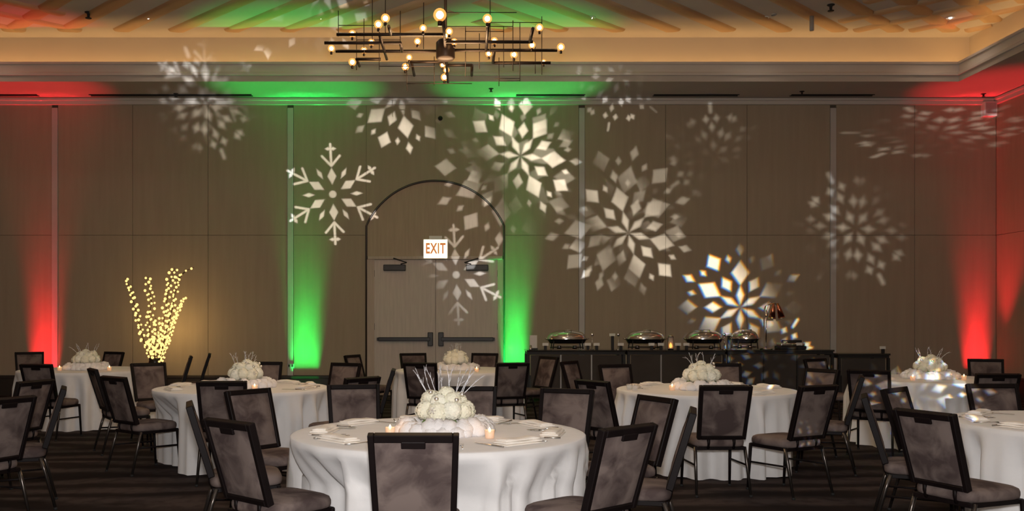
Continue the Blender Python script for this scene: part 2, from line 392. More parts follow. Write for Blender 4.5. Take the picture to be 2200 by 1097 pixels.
# ------------------------------------------------------------------ small fixtures of the room
for i, (a, b) in enumerate([(-40, 80), (195, 540), (1110, 1255), (1405, 1585), (1700, 1875)]):
    k = ['at the far left, in red light', 'left of the green wash', 'right of the chandelier', 'third from the right corner', 'nearest the right corner'][i]
    x0, x1 = (a - CX) / F * 17.25, (b - CX) / F * 17.25
    t = thing('air_slot', 'long dark linear air slot in the soffit, ' + k, 'vent', ((x0 + x1) / 2, 17.25, ZS), group='soffit air slots')
    MB().box((0, 0, -.004), (x1 - x0, .10, .008)).obj('slot', 'void', t)
    fr = MB(); fr.box((0, .055, -.006), (x1 - x0 + .03, .012, .012)); fr.box((0, -.055, -.006), (x1 - x0 + .03, .012, .012)); fr.obj('slot_frame', 'blackmatte', t)
for i, (a, y) in enumerate([(378, 201), (1055, 190), (1723, 196), (2113, 201)]):
    p = at_depth(a, y, F * (ZS - H) / (CY - y)); k = ['above the left snowflake', 'below the chandelier', 'between two dark air slots', 'beside the right corner'][i]
    t = thing('sprinkler', 'small dark sprinkler head in the soffit ' + k, 'sprinkler', (p.x, p.y, ZS), group='soffit sprinklers')
    MB().lathe([(0, 0), (.045, 0), (.045, -.008), (.02, -.012), (.015, -.05), (0, -.05)], 12).obj('body', 'blackmatte', t)
    MB().lathe([(0, -.055), (.03, -.055), (.03, -.06), (0, -.06)], 12).obj('deflector', 'blackmatte', t)
for a, y, k in [(190, 26, 'left'), (1785, 10, 'right')]:
    p = at_depth(a, y, F * (ZC - H) / (CY - y))
    t = thing('sprinkler', 'small dark sprinkler head on the %s of the ribbed ceiling' % k, 'sprinkler', (p.x, p.y, ZC), group='ceiling sprinklers')
    MB().lathe([(0, 0), (.06, 0), (.06, -.01), (.025, -.03), (.02, -.09), (0, -.09)], 12).obj('body', 'blackmatte', t)
    MB().lathe([(0, -.095), (.05, -.095), (.05, -.105), (0, -.105)], 12).obj('deflector', 'blackmatte', t)
for a, y, k in [(1662, 25, 'upper left'), (1744, 66, 'lower right')]:
    p = at_depth(a, y, 15.4)
    t = thing('ceiling_speaker_pendant', 'short grey cylinder hanging from the ceiling, the %s of two' % k, 'pendant', (p.x, p.y, ZC), group='grey ceiling cylinders')
    MB().lathe([(0, p.z - ZC), (.034, p.z - ZC), (.036, p.z - ZC + .02), (.036, 0), (0, 0)], 16).obj('body', 'grey', t)
    MB().lathe([(.05, 0), (.05, -.012), (.036, -.02), (.036, 0)], 16).obj('flange', 'grey', t)
for i, x in enumerate([-8.2, -5.3, -2.42, 2.1, 5.0, 8.1]):
    k = ['nearest the left wall', 'at far left', 'left of the chandelier', 'right of the chandelier', 'beside the grey cylinders', 'in the right corner'][i]
    t = thing('recessed_downlight', 'small bright recessed ceiling spotlight ' + k, 'downlight', (x, 15.55, ZC), group='recessed downlights')
    MB().lathe([(.055, 0), (.075, 0), (.075, -.014), (.055, -.014), (.055, 0)], 20).obj('trim_ring', 'plastic', t)
    MB().lathe([(0, -.03), (.014, -.028), (.026, -.018), (.03, -.006), (0, -.004)], 16).obj('lens', 'lens', t)
p = at_depth(2127, 237, YW)
t = thing('wall_speaker', 'small white box mounted high on the back wall beside the right corner', 'speaker', (p.x - .06, YW, p.z))
MB().box((0, -.07, 0), (.24, .14, .27), bev=.012).obj('case', 'plastic', t); MB().box((0, -.143, .02), (.20, .008, .20)).obj('grille', 'grey', t)
p = at_depth(946, 254, YW)
t = thing('wall_sensor', 'small round black sensor on the wall above the arch', 'sensor', (p.x, YW, p.z))
MB().lathe([(0, .05), (.025, .045), (.042, .02), (.045, 0), (0, 0)], 16, rot=Matrix.Rotation(PI / 2, 3, 'X')).obj('housing', 'blackmatte', t)
MB().sphere((0, -.05, 0), .016).obj('lens', 'black', t)
p = at_depth(625, 785, YW)
t = thing('outlet_plate', 'small grey outlet plate on the track in the left green light', 'outlet', (p.x, YW - .012, p.z))
MB().box((0, -.006, 0), (.13, .012, .08), bev=.004).obj('plate', 'grey', t)
for s in (-1, 1): MB().box((s * .03, -.013, 0), (.028, .004, .04)).obj('socket', 'blackmatte', t)
# exit sign
p = at_depth(936, 535, YW)
t = thing('exit_sign', 'glowing white exit sign with orange letters above the double doors', 'exit sign', (p.x, YW, p.z))
MB().box((0, -.04, 0), (.47, .08, .375), bev=.01).obj('case', 'plastic', t)
MB().box((0, -.083, 0), (.44, .008, .345)).obj('lit_face', 'exit_face', t)
MB().box((0, -.04, .215), (.24, .06, .06)).obj('canopy_mount', 'plastic', t)
cu = bpy.data.curves.new('exit_text', 'FONT'); cu.body = 'EXIT'; cu.size = .27; cu.align_x = 'CENTER'; cu.align_y = 'CENTER'; cu.extrude = .003; cu.space_character = 1.12; cu.offset = .008
to = bpy.data.objects.new('tmp_text', cu); C.objects.link(to); bpy.context.view_layer.update()
me = bpy.data.meshes.new_from_object(to); bpy.data.objects.remove(to); me.materials.clear(); me.materials.append(M['exit_text'])
o = link('lettering', me, t, (0, -.09, 0)); o.rotation_euler = (PI / 2, 0, 0); o.scale = (.62, 1, 1); o['label'] = 'orange letters reading EXIT'

# ------------------------------------------------------------------ coloured uplights on the floor
POW_UP = {'g': 7.5, 'r': 7.0}
def uplight(X, y, kind, label, L=.50, rz=0.0):
    t = thing('led_uplight', label, 'uplight', (X, y, 0), rz, group='LED uplights by the wall')
    MB().box((0, 0, .10), (L + .06, .10, .09), bev=.01).obj('housing', 'blackmatte', t)
    n = 6
    for k in range(n): MB().lathe([(0, .146), (.032, .146), (.036, .152), (.03, .15), (0, .15)], 14, (-L / 2 + L * (k + .5) / n, 0, 0)).obj('lens', 'led_' + kind, t)
    for q in (-1, 1): MB().box((q * (L / 2 - .06), 0, .0275), (.03, .14, .055), bev=.004).obj('foot', 'blackmatte', t)
    col = (.012, 1, .13) if kind == 'g' else (1, .018, .03)
    o = lamp('uplight_beam', 'AREA', (X, y, .17), POW_UP[kind], col, shape='RECTANGLE', size=L, size_y=.06, spread=math.radians(20))
    o.rotation_euler = (PI - math.radians(4.0), 0, rz)
    lamp('uplight_spill', 'SPOT', (X, y - .02, .17), POW_UP[kind] * 125, col, aim=(X, y - .78, 5.5), spot_size=math.radians(36), spot_blend=.8, shadow_soft_size=.05)
def ux(px): return (px - CX) / F * 17.4
uplight(ux(653), 17.45, 'g', 'black LED uplight bar washing the wall green left of the doors')
uplight(ux(1107), 17.45, 'g', 'black LED uplight bar washing the wall green right of the doors', .40)
uplight(ux(90), 17.45, 'r', 'black LED uplight bar washing the wall red at far left', .5)
uplight(9.62, 17.45, 'r', 'black LED uplight bar washing the right corner red', .45)

# ------------------------------------------------------------------ snowflake projector: spot lamps with a procedural gobo
class NT:
    def __init__(s, nt): s.nt = nt
    def m(s, op, a, b=None, c=None):
        n = s.nt.nodes.new('ShaderNodeMath'); n.operation = op
        for i, v in enumerate((a, b, c)):
            if v is None: continue
            if isinstance(v, (int, float)): n.inputs[i].default_value = v
            else: s.nt.links.new(v, n.inputs[i])
        return n.outputs[0]
FL = {   # shapes in one folded twelfth of a six-fold flake: capsule x0 y0 x1 y1 r | diamond cx cy hx hy rot | dot
 'A': [('c', 0, 0, 0, 0, .07), ('d', .35, 0, .16, .085, 0), ('c', .55, 0, .97, 0, .022), ('c', .55, 0, .74, .17, .022), ('d', .88, .05, .035, .06, 0), ('d', .40, .23, .11, .04, 30)],
 'B': [('d', .20, 0, .15, .055, 0), ('d', .57, 0, .20, .14, 0), ('d', .38, .22, .13, .085, 30), ('d', .80, .19, .06, .04, 14), ('d', .74, .427, .15, .12, 30), ('d', .96, 0, .10, .06, 0)],
 'C': [('d', .20, 0, .08, .05, 0), ('d', .42, .16, .08, .055, 20), ('d', .56, 0, .07, .045, 0), ('d', .72, .10, .06, .05, 0), ('d', .70, .36, .06, .05, 20), ('c', .86, 0, 1.0, 0, .02)],
 'D': [('d', .30, 0, .24, .15, 0)],
}
PROJ = Vector((.45, -.6, 2.05))
def gobo(px, py, rpx, kind, rot, power, Y=YW, col=(1, .99, .97), soft=.022, ax=1.0, fade=None, dx=0.0, rip_a=.62):
    tgt = at_depth(px, py, Y); dist = (tgt - PROJ).length; R = rpx / F * Y / dist
    o = lamp('snowflake_beam', 'SPOT', PROJ, power, col, aim=tgt, spot_size=min(3.0, 2 * math.atan(R * 1.25 * max(1, ax))), spot_blend=.08, shadow_soft_size=.012)
    d = o.data; d.use_nodes = True; nt = d.node_tree; em = nt.nodes.get('Emission'); K = NT(nt)
    tc = nt.nodes.new('ShaderNodeTexCoord'); sp = nt.nodes.new('ShaderNodeSeparateXYZ'); nt.links.new(tc.outputs['Normal'], sp.inputs[0])
    u = K.m('DIVIDE', K.m('DIVIDE', sp.outputs[0], sp.outputs[2]), -R * ax); v = K.m('DIVIDE', K.m('DIVIDE', sp.outputs[1], sp.outputs[2]), -R)
    if dx: u = K.m('ADD', u, dx); v = K.m('ADD', v, dx * .6)
    r = K.m('SQRT', K.m('ADD', K.m('MULTIPLY', u, u), K.m('MULTIPLY', v, v)))
    a = K.m('ARCTAN2', v, u); a = K.m('ADD', a, math.radians(rot) + 6 * PI + PI / 6); a = K.m('MODULO', a, PI / 3)
    a = K.m('ABSOLUTE', K.m('SUBTRACT', a, PI / 6))
    x = K.m('MULTIPLY', r, K.m('COSINE', a)); y = K.m('MULTIPLY', r, K.m('SINE', a)); best = None
    for s in FL[kind]:
        if s[0] == 'c':
            _, x0, y0, x1, y1, rr = s; ex, ey = x1 - x0, y1 - y0; L2 = ex * ex + ey * ey
            qx, qy = K.m('SUBTRACT', x, x0), K.m('SUBTRACT', y, y0)
            if L2 > 0:
                h = K.m('MULTIPLY', K.m('ADD', K.m('MULTIPLY', qx, ex), K.m('MULTIPLY', qy, ey)), 1 / L2)
                h = K.m('MINIMUM', K.m('MAXIMUM', h, 0.0), 1.0)
                qx = K.m('SUBTRACT', qx, K.m('MULTIPLY', h, ex)); qy = K.m('SUBTRACT', qy, K.m('MULTIPLY', h, ey))
            dd = K.m('SUBTRACT', K.m('SQRT', K.m('ADD', K.m('MULTIPLY', qx, qx), K.m('MULTIPLY', qy, qy))), rr)
        else:
            _, cx, cy, hx, hy, ro = s; co, si = math.cos(math.radians(ro)), math.sin(math.radians(ro))
            qx, qy = K.m('SUBTRACT', x, cx), K.m('SUBTRACT', y, cy)
            a1 = K.m('ABSOLUTE', K.m('ADD', K.m('MULTIPLY', qx, co), K.m('MULTIPLY', qy, si)))
            a2 = K.m('ABSOLUTE', K.m('SUBTRACT', K.m('MULTIPLY', qy, co), K.m('MULTIPLY', qx, si)))
            dd = K.m('MULTIPLY', K.m('SUBTRACT', K.m('ADD', K.m('MULTIPLY', a1, 1 / hx), K.m('MULTIPLY', a2, 1 / hy)), 1.0), min(hx, hy) * .8)
        best = dd if best is None else K.m('MINIMUM', best, dd)
    mr = nt.nodes.new('ShaderNodeMapRange'); mr.interpolation_type = 'SMOOTHSTEP'
    mr.inputs[1].default_value = soft; mr.inputs[2].default_value = -soft; mr.inputs[3].default_value = 0; mr.inputs[4].default_value = 1
    nt.links.new(best, mr.inputs[0]); s = mr.outputs[0]
    # uneven lens: a slow ripple over the gobo
    rip = K.m('ADD', K.m('MULTIPLY', K.m('SINE', K.m('ADD', K.m('MULTIPLY', u, 3.1), K.m('ADD', K.m('MULTIPLY', v, 2.3), rot * .37 + px * .01))), rip_a), 1.24 - rip_a if rip_a < .6 else .62)
    rip = K.m('MINIMUM', K.m('MAXIMUM', rip, .04), 1.0)
    s = K.m('MULTIPLY', s, rip)
    if fade:
        fx, fy, f0 = fade
        fd = K.m('MINIMUM', K.m('MAXIMUM', K.m('ADD', K.m('ADD', K.m('MULTIPLY', u, fx), K.m('MULTIPLY', v, fy)), f0), 0.0), 1.0)
        s = K.m('MULTIPLY', s, fd)
    nt.links.new(s, em.inputs['Strength'])
    return o
def prism_gobo(*a, **k):         # a faceted lens splits the colours at the edges
    pw = a[5]; a = list(a)
    for col, dx in (((1, .25, .0), -.015), ((.05, .75, .12), 0), ((.0, .05, .95), .015)):
        a[5] = pw; gobo(*a, col=col, dx=dx, **k)
G0 = 27000
gobo(440, 225, 118, 'C', 10, G0 * .35, soft=.05); gobo(440, 200, 110, 'A', 28, G0 * .4, soft=.04, fade=(.2, .5, .55))
gobo(860, 205, 118, 'B', 20, G0 * .9, fade=(.2, -1.6, .1))
gobo(715, 417, 110, 'A', 27, G0 * .8, rip_a=.25, soft=.012)
gobo(1118, 335, 125, 'B', 6, G0 * 1.15); gobo(1085, 370, 150, 'B', 35, G0 * .30, soft=.02)
gobo(1350, 500, 130, 'B', 16, G0 * 1.0, fade=(-.5, -.6, .75)); gobo(1325, 470, 150, 'B', 45, G0 * .25, soft=.02)
gobo(980, 590, 110, 'A', 27, G0 * .5, rip_a=.3, soft=.016, fade=(.7, .3, .45))
gobo(1535, 335, 110, 'C', 25, G0 * .3, soft=.05, fade=(-.8, .5, .45)); gobo(1838, 490, 130, 'C', 5, G0 * .42, soft=.05, fade=(-.5, -.3, .7))
gobo(1325, 170, 110, 'C', 40, G0 * .5, fade=(0, -.9, .3)); gobo(2015, 285, 60, 'C', 12, G0 * .34, ax=3.2, soft=.06)
gobo(690, -20, 120, 'B', 0, G0 * .5, Y=15); gobo(576, 92, 60, 'D', 30, G0 * .9, Y=16.6, fade=(0, -2, -.1), soft=.05)
prism_gobo(1590, 660, 130, 'B', 30, G0 * 1.5, fade=(-.5, .9, .75))
prism_gobo(1650, 790, 120, 'C', 0, G0 * 1.3, fade=(0, .4, .6)); prism_gobo(1768, 915, 62, 'C', 15, G0 * .30, Y=7.5, fade=(.0, -.9, .25)); prism_gobo(1965, 850, 110, 'B', 10, G0 * .50, Y=10.2, fade=(0, -.3, .7))
gobo(1105, 752, 30, 'D', 30, G0 * .5, fade=(0, 1, .3))

# ================================================================== CHANDELIER
ZCH = 4.3
def ch(px, py, dz=0): 
    Y = F * (ZCH - H) / (CY - py); return Vector(((px - CX) / F * Y, Y, ZCH + dz))
hub = ch(957, 106)
chand = thing('chandelier', 'large bronze chandelier of crossed bars with glowing amber globe bulbs', 'chandelier', (hub.x, hub.y, ZCH))
def cl(v): return v - hub
MB().lathe([(0, -.11), (.085, -.11), (.10, -.09), (.10, .07), (.07, .10), (0, .10)], 16).obj('hub', 'brass', chand)
MB().tube([(0, 0, .1), (0, 0, ZC - ZCH)], .016, 8).obj('suspension_rod', 'brass', chand)
MB().lathe([(0, ZC - ZCH), (.13, ZC - ZCH), (.12, ZC - ZCH - .05), (.02, ZC - ZCH - .07), (0, ZC - ZCH - .07)], 20).obj('ceiling_canopy', 'brass', chand)
def bar(a, b, r=.0165, name='arm'): MB().tube([cl(a), cl(b)], r, 6).obj(name, 'brass', chand)
for (x0, x1, y) in [(723, 957, 74), (697, 862, 92), (721, 957, 110), (957, 1197, 108), (957, 1145, 90), (766, 818, 127), (881, 957, 133), (957, 1014, 140), (1062, 1183, 135)]:
    bar(ch(x0, y), ch(x1, y))
def cross(px, y0, y1, r=.0165):       # a bar running into the room; px is where its near end shows
    a = ch(px, y0); b = ch(px, y1); b.x = a.x; bar(a, b, r)
A = ch(957, 40); B_ = ch(957, 178); A.x = B_.x = hub.x; bar(A, B_, .016)
cross(860, 92, 110); cross(815, 74, 127); cross(1062, 108, 135); cross(1049, 48, 108); cross(1145, 61, 90); cross(835, 56, 74); cross(766, 127, 142); cross(884, 133, 162); cross(1014, 140, 162)
for (px, y, up, dn) in [(800, 74, .42, -.05), (828, 74, .40, .0), (727, 74, .24, -.02), (860, 92, .33, -.10), (1053, 90, .52, -.12), (1102, 90, .22, -.30), (1164, 108, .36, -.26), (1117, 108, .30, -.33), (1072, 135, .06, -.26), (874, 133, .0, -.32), (933, 133, .06, -.26), (815, 110, .28, -.20), (766, 127, .3, -.12), (910, 74, .32, -.15), (1000, 108, .25, -.28), (1030, 108, .18, -.20), (782, 92, .25, -.1), (1082, 108, .25, -.18), (1150, 135, .2, -.12)]:
    q = ch(px, y); bar(q + Vector((0, 0, up)), q + Vector((0, 0, dn)), .0042, 'thin_rod')
for (x0, x1, y, z) in [(828, 1110, 74, .38), (957, 1110, 74, .22), (1053, 1164, 90, .20), (727, 815, 92, .18), (1072, 1117, 135, -.20), (1062, 1117, 108, -.30), (874, 1014, 133, -.24), (815, 933, 110, -.16), (1000, 1082, 108, .2), (957, 1102, 90, .16), (766, 860, 110, .12)]:
    a = ch(x0, y, z); b = ch(x1, y, z); bar(a, b, .0042, 'thin_rod')
bm_g = MB().sphere((0, 0, 0), .036, 14, 10).mesh('bulb'); bm_g.materials.append(M['bulb_halo_shell'])
bm_c = MB().sphere((0, 0, 0), .021, 10, 8).mesh('filament'); bm_c.materials.append(M['bulb_core'])
bm_s = MB().lathe([(0, -.06), (.012, -.06), (.012, -.026), (0, -.026)], 8).mesh('socket'); bm_s.materials.append(M['brass'])
BULBS = [(945, 40, 1.75), (828, 47, 1.2), (813, 60, 1.15), (1047, 48, 1.25), (909, 68, 1), (757, 80, 1.05), (965, 75, 1.05), (957, 84, .9), (1159, 67, 1.05), (798, 98, 1), (897, 96, 1), (976, 97, 1), (1062, 95, 1.05), (712, 111, 1.05), (782, 115, 1), (1143, 104, 1.05), (1205, 108, 1.15), (1050, 122, 1), (1104, 124, 1.15), (879, 130, .95), (757, 140, 1.2), (871, 150, 1.2), (954, 130, 1.3), (951, 146, .9), (959, 157, 1), (955, 172, 1.25), (1168, 140, .85)]
for (px, py, s) in BULBS:
    p = cl(ch(px, py, .035))
    b = link('bulb', bm_g, chand, p); b.scale = (s, s, s)
    link('filament', bm_c, b); link('socket', bm_s, b)
lamp('chandelier_glow', 'POINT', (hub.x, hub.y, ZCH - .35), 130, (1.0, .66, .36), shadow_soft_size=.5)

# ================================================================== CHAIRS
CH = {}; SEATS = []
def chair_meshes():
    def reg(name, mb, m, n=None): me = mb.mesh(name); me.materials.append(M[m]); CH.setdefault(name, []).append(me)
    tilt = math.atan2(.135, .44); R_ = Matrix.Rotation(tilt, 4, 'X')   # top leans back (-y)
    # back: bottom (y -.215, z .47) to top (y -.315, z .91)
    def bp(x, u, off=0):     # u 0..1 up the back, off = along back normal (towards the sitter)
        n = Vector((0, math.cos(tilt), math.sin(tilt)))
        return Vector((x, -.215 - .135 * u, .465 + .445 * u)) + n * off
    wb, wt, fw, th = .200, .215, .030, .021
    fr = MB()
    def quadbar(a0, a1, b0, b1):       # a prism between two cross sections given by (outer, inner) x/u at both ends
        V = []
        for (x, u) in (a0, a1, b1, b0):
            for o_ in (-th, th): V.append(fr.bm.verts.new(bp(x, u, o_)))
        for f in ((0, 1, 3, 2), (2, 3, 5, 4), (4, 5, 7, 6), (6, 7, 1, 0), (0, 2, 4, 6), (1, 7, 5, 3)): fr.bm.faces.new([V[i] for i in f])
    fu = fw / .455
    for s in (-1, 1):
        quadbar((s * wb, 0), (s * (wb - fw), 0), (s * wt, 1), (s * (wt - fw), 1))
    quadbar((-(wt - fw), 1), (-(wt - fw), 1 - fu * 1.25), (wt - fw, 1), (wt - fw, 1 - fu * 1.25))
    quadbar((-(wb - fw), fu), (-(wb - fw), 0), (wb - fw, fu), (wb - fw, 0))
    bmesh.ops.bevel(fr.bm, geom=[e for e in fr.bm.edges], offset=.004, segments=1, affect='EDGES')
    reg('back_frame', fr, 'frame')
    pn = MB(); N = 9; grid = {}
    for side in (-1, 1):
        for i in range(N + 1):
            for j in range(N + 1):
                u = fu * .8 + (1 - fu * 2.0) * j / N; hw = (wb + (wt - wb) * u) - fw + .004; x = -hw + 2 * hw * i / N
                e = (1 - (2 * i / N - 1) ** 6) * (1 - (2 * j / N - 1) ** 6)
                grid[side, i, j] = pn.bm.verts.new(bp(x, u, side * (.006 + (.013 if side < 0 else .022) * e)))
        for i in range(N):
            for j in range(N):
                f = pn.bm.faces.new([grid[side, i, j], grid[side, i + 1, j], grid[side, i + 1, j + 1], grid[side, i, j + 1]]); f.smooth = True
    reg('backrest', pn, 'velvet')
    hd = MB(); c = bp(0, 1 - fu * 1.25 - .022, -.019); hd.box(c, (.115, .014, .036), R_, bev=.004); reg('hand_grip', hd, 'frame')
    st = MB()
    # seat cushion
    n = 12; rows = []
    def sq(a, hx, hy, p=5):
        ca, sa = math.cos(a), math.sin(a)
        return (math.copysign(abs(ca) ** (2 / p), ca) * hx, math.copysign(abs(sa) ** (2 / p), sa) * hy)
    K_ = 32
    for (k, z) in [(.0, .398), (.93, .398), (.985, .405), (1.0, .42), (1.0, .44), (.97, .457), (.88, .468), (.6, .476), (.3, .479), (0, .480)]:
        rows.append([st.bm.verts.new((sq(2 * PI * j / K_, .222, .225)[0] * k * (1 - .03 * (sq(2 * PI * j / K_, 1, 1)[1] < 0)), sq(2 * PI * j / K_, .222, .225)[1] * k, z)) for j in range(K_)] if k else [st.bm.verts.new((0, 0, z))])
    for A_, B_ in zip(rows, rows[1:]):
        for j in range(K_):
            q = []
            for L, jj in ((A_, j), (A_, j + 1), (B_, j + 1), (B_, j)):
                v = L[jj % len(L)]
                if v not in q: q.append(v)
            f = st.bm.faces.new(q); f.smooth = True
    reg('seat', st, 'velvet')
    sf = MB()
    for s in (-1, 1): sf.box((s * .195, 0, .385), (.022, .42, .028), bev=.004)
    sf.box((0, .20, .385), (.40, .022, .028), bev=.004).box((0, -.20, .385), (.40, .022, .028), bev=.004)
    reg('seat_frame', sf, 'frame')
    for s in (-1, 1):
        t = MB(); t.tube([(s * .105, -.205, .385), (s * .105, -.222, .43), bp(s * .105, .03, -.004)], .013, 6); reg('back_support', t, 'frame')
    for s in (-1, 1):
        t = MB(); t.tube([(s * .205, .195, .395), (s * .207, .21, .2), (s * .21, .225, .012)], [.0145, .013, .011], 8); reg('leg', t, 'frame')
        t = MB(); t.tube([(s * .205, -.185, .395), (s * .21, -.215, .30), (s * .222, -.29, .012)], [.0145, .014, .0105], 8); reg('leg', t, 'chrome')
    for s in (-1, 1):
        t = MB(); t.tube([(s * .207, .208, .24), (s * .212, -.230, .25)], .0085, 6); reg('stretcher', t, 'frame')
    for (x, y) in ((.21, .226), (-.21, .226), (.222, -.291), (-.222, -.291)):
        t = MB(); t.lathe([(0, 0), (.014, 0), (.015, .004), (.013, .018), (0, .018)], 10, (x, y, 0)); reg('glide', t, 'glide')
chair_meshes()
TB = {  # round tables: centre, half width
 'front': (-.166, 5.72), 'mid_left': (-2.27, 9.46), 'mid_right': (2.38, 9.22), 'far_left': (-5.22, 12.8), 'far_centre': (-.09, 12.7), 'far_right': (5.41, 10.85), 'near_right': (4.18, 6.22), 'near_left': (-4.72, 7.15)}
TR = .875
def chair(px, ytop, Y, face, table, label):
    """px: middle of the top of the back in the photo, Y: its distance, face: direction of the seat"""
    X = (px - CX) / F * Y; f = Vector((face[0], face[1], 0)).normalized()
    o = Vector((X, Y, 0)) + f * .35
    if table:       # keep the seat clear of the hanging cloth
        T = Vector((*TB[table], 0)); d = o - T; need = TR - .10
        if d.length < need: o = T + d.normalized() * need
    rz = math.atan2(-f.x, f.y); SEATS.append((o, f))
    t = thing('banquet_chair', label, 'chair', o, rz, 'grey velvet banquet chairs')
    for k, lst in CH.items():
        for me in lst: link(k, me, t)
    return t
cf = 'grey velvet chair '
CHAIRS = [
 (888, 928, 4.36, (0, 1), 'front', cf + 'in the centre foreground, back square to the camera'),
 (489, 898, 4.92, (.66, .75), 'front', cf + 'in the left foreground, turned right towards the front table'),
 (406, 862, 5.92, (.96, .285), 'front', cf + 'seen edge-on left of the front table'),
 (532, 838, 7.08, (.80, -.6), 'front', cf + 'angled at the back left of the front table'),
 (759, 825, 7.6, (.25, -.97), 'front', cf + 'behind the front table, left of its flowers'),
 (1010, 832, 7.4, (-.05, -1), 'front', cf + 'directly behind the flowers of the front table'),
 (1219, 839, 7.15, (-.42, -.9), 'front', cf + 'behind the front table, right of its flowers'),
 (1413, 851, 6.43, (-.91, -.41), 'front', cf + 'angled at the back right of the front table'),
 (1490, 877, 5.5, (-.97, .24), 'front', cf + 'seen edge-on right of the front table'),
 (1352, 912, 4.66, (-.66, .755), 'front', cf + 'in the right foreground, turned left towards the front table'),
 (476, 819, 8.0, (-.08, 1), 'mid_left', cf + 'with its back to the camera at the left middle table'),
 (243, 805, 8.65, (.64, .77), 'mid_left', cf + 'left of the left middle table with its seat in profile'),
 (198, 792, 10.0, (.85, .53), 'mid_left', cf + 'seen nearly edge-on, leftmost at the left middle table'),
 (318, 772, 11.3, (.62, -.78), 'mid_left', cf + 'in front of the glowing branches'),
 (570, 773, 11.6, (.0, -1), 'mid_left', cf + 'behind the flowers of the left middle table'),
 (744, 778, 11.3, (-.45, -.9), 'mid_left', cf + 'at the back right of the left middle table'),
 (846, 792, 9.9, (-.98, -.05), 'mid_left', cf + 'seen edge-on in front of the double doors'),
 (780, 813, 8.55, (-.75, .66), 'mid_left', cf + 'half hidden behind another, right of the left middle table'),
 (63, 752, 15.0, (.5, -.85), 'far_left', cf + 'farthest left, in front of the red light'),
 (246, 750, 15.1, (-.45, -.9), 'far_left', cf + 'behind the far left table, near the glowing branches'),
 (77, 776, 11.0, (.2, .98), 'far_left', cf + 'at the near left of the far left table, seat showing right'),
 (411, 755, 13.5, (-.93, -.3), 'far_left', cf + 'leaning outline right of the glowing branches'),
 (451, 762, 14.4, (-.97, -.25), 'far_left', cf + 'seen edge-on, rightmost beside the glowing branches'),
 (78, 818, 8.1, (-.95, .3), 'near_left', cf + 'at the left edge, third and rearmost of the cluster'),
 (138, 832, 7.3, (-.92, -.39), 'near_left', cf + 'seen edge-on at the left edge of the picture'),
 (20, 855, 6.35, (-.9, .43), 'near_left', cf + 'cut off by the left edge of the picture'),
 (902, 778, 11.35, (.25, .97), 'far_centre', cf + 'with its back to the camera, left at the far centre table'),
 (1102, 781, 11.35, (-.28, .96), 'far_centre', cf + 'with its back to the camera, right at the far centre table'),
 (887, 755, 14.5, (.35, -.94), 'far_centre', cf + 'against the left door leaf'),
 (1042, 755, 14.5, (-.3, -.95), 'far_centre', cf + 'against the right door leaf'),
 (1180, 761, 13.2, (-.8, -.5), 'far_centre', cf + 'angled in front of the left end of the buffet'),
 (756, 762, 13.8, (.9, -.4), 'far_centre', cf + 'left of the doors by the arch'),
 (1560, 829, 7.5, (-.03, 1), 'mid_right', cf + 'with its back to the camera at the right middle table'),
 (1760, 829, 7.5, (-.46, .89), 'mid_right', cf + 'right of the right middle table, a spot of light on its back'),
 (1271, 818, 8.1, (.82, .57), 'mid_right', cf + 'left of the right middle table, turned towards it'),
 (1222, 772, 11.8, (.8, -.55), 'mid_right', cf + 'turned right, in front of the buffet tables'),
 (1320, 783, 10.95, (.35, -.93), 'mid_right', cf + 'behind the left side of the right middle table'),
 (1553, 785, 11.2, (-.1, -1), 'mid_right', cf + 'behind the flowers of the right middle table'),
 (1767, 796, 9.95, (-.86, -.5), 'mid_right', cf + 'behind the right side of the right middle table'),
 (1852, 808, 8.75, (-.93, .37), 'mid_right', cf + 'seen edge-on between the two right tables'),
 (1866, 792, 9.75, (.55, .83), 'far_right', cf + 'left of the far right table, facing it'),
 (2145, 802, 9.1, (.05, 1), 'far_right', cf + 'with its back to the camera at the far right table'),
 (1750, 770, 12.5, (.5, -.87), 'far_right', cf + 'against the right end of the buffet'),
 (2117, 773, 12.4, (-.35, -.94), 'far_right', cf + 'in front of the red light in the right corner'),
 (1856, 855, 6.55, (.92, -.39), 'near_right', cf + 'seen edge-on left of the near right table'),
 (1984, 879, 5.42, (.93, .37), 'near_right', cf + 'in the right foreground, turned right towards the near right table'),
 (1920, 838, 7.25, (.68, -.73), 'near_right', cf + 'half hidden at the back left of the near right table'),
 (2130, 832, 7.7, (.02, -1), 'near_right', cf + 'behind the near right table'),
]
for a in CHAIRS: chair(*a)

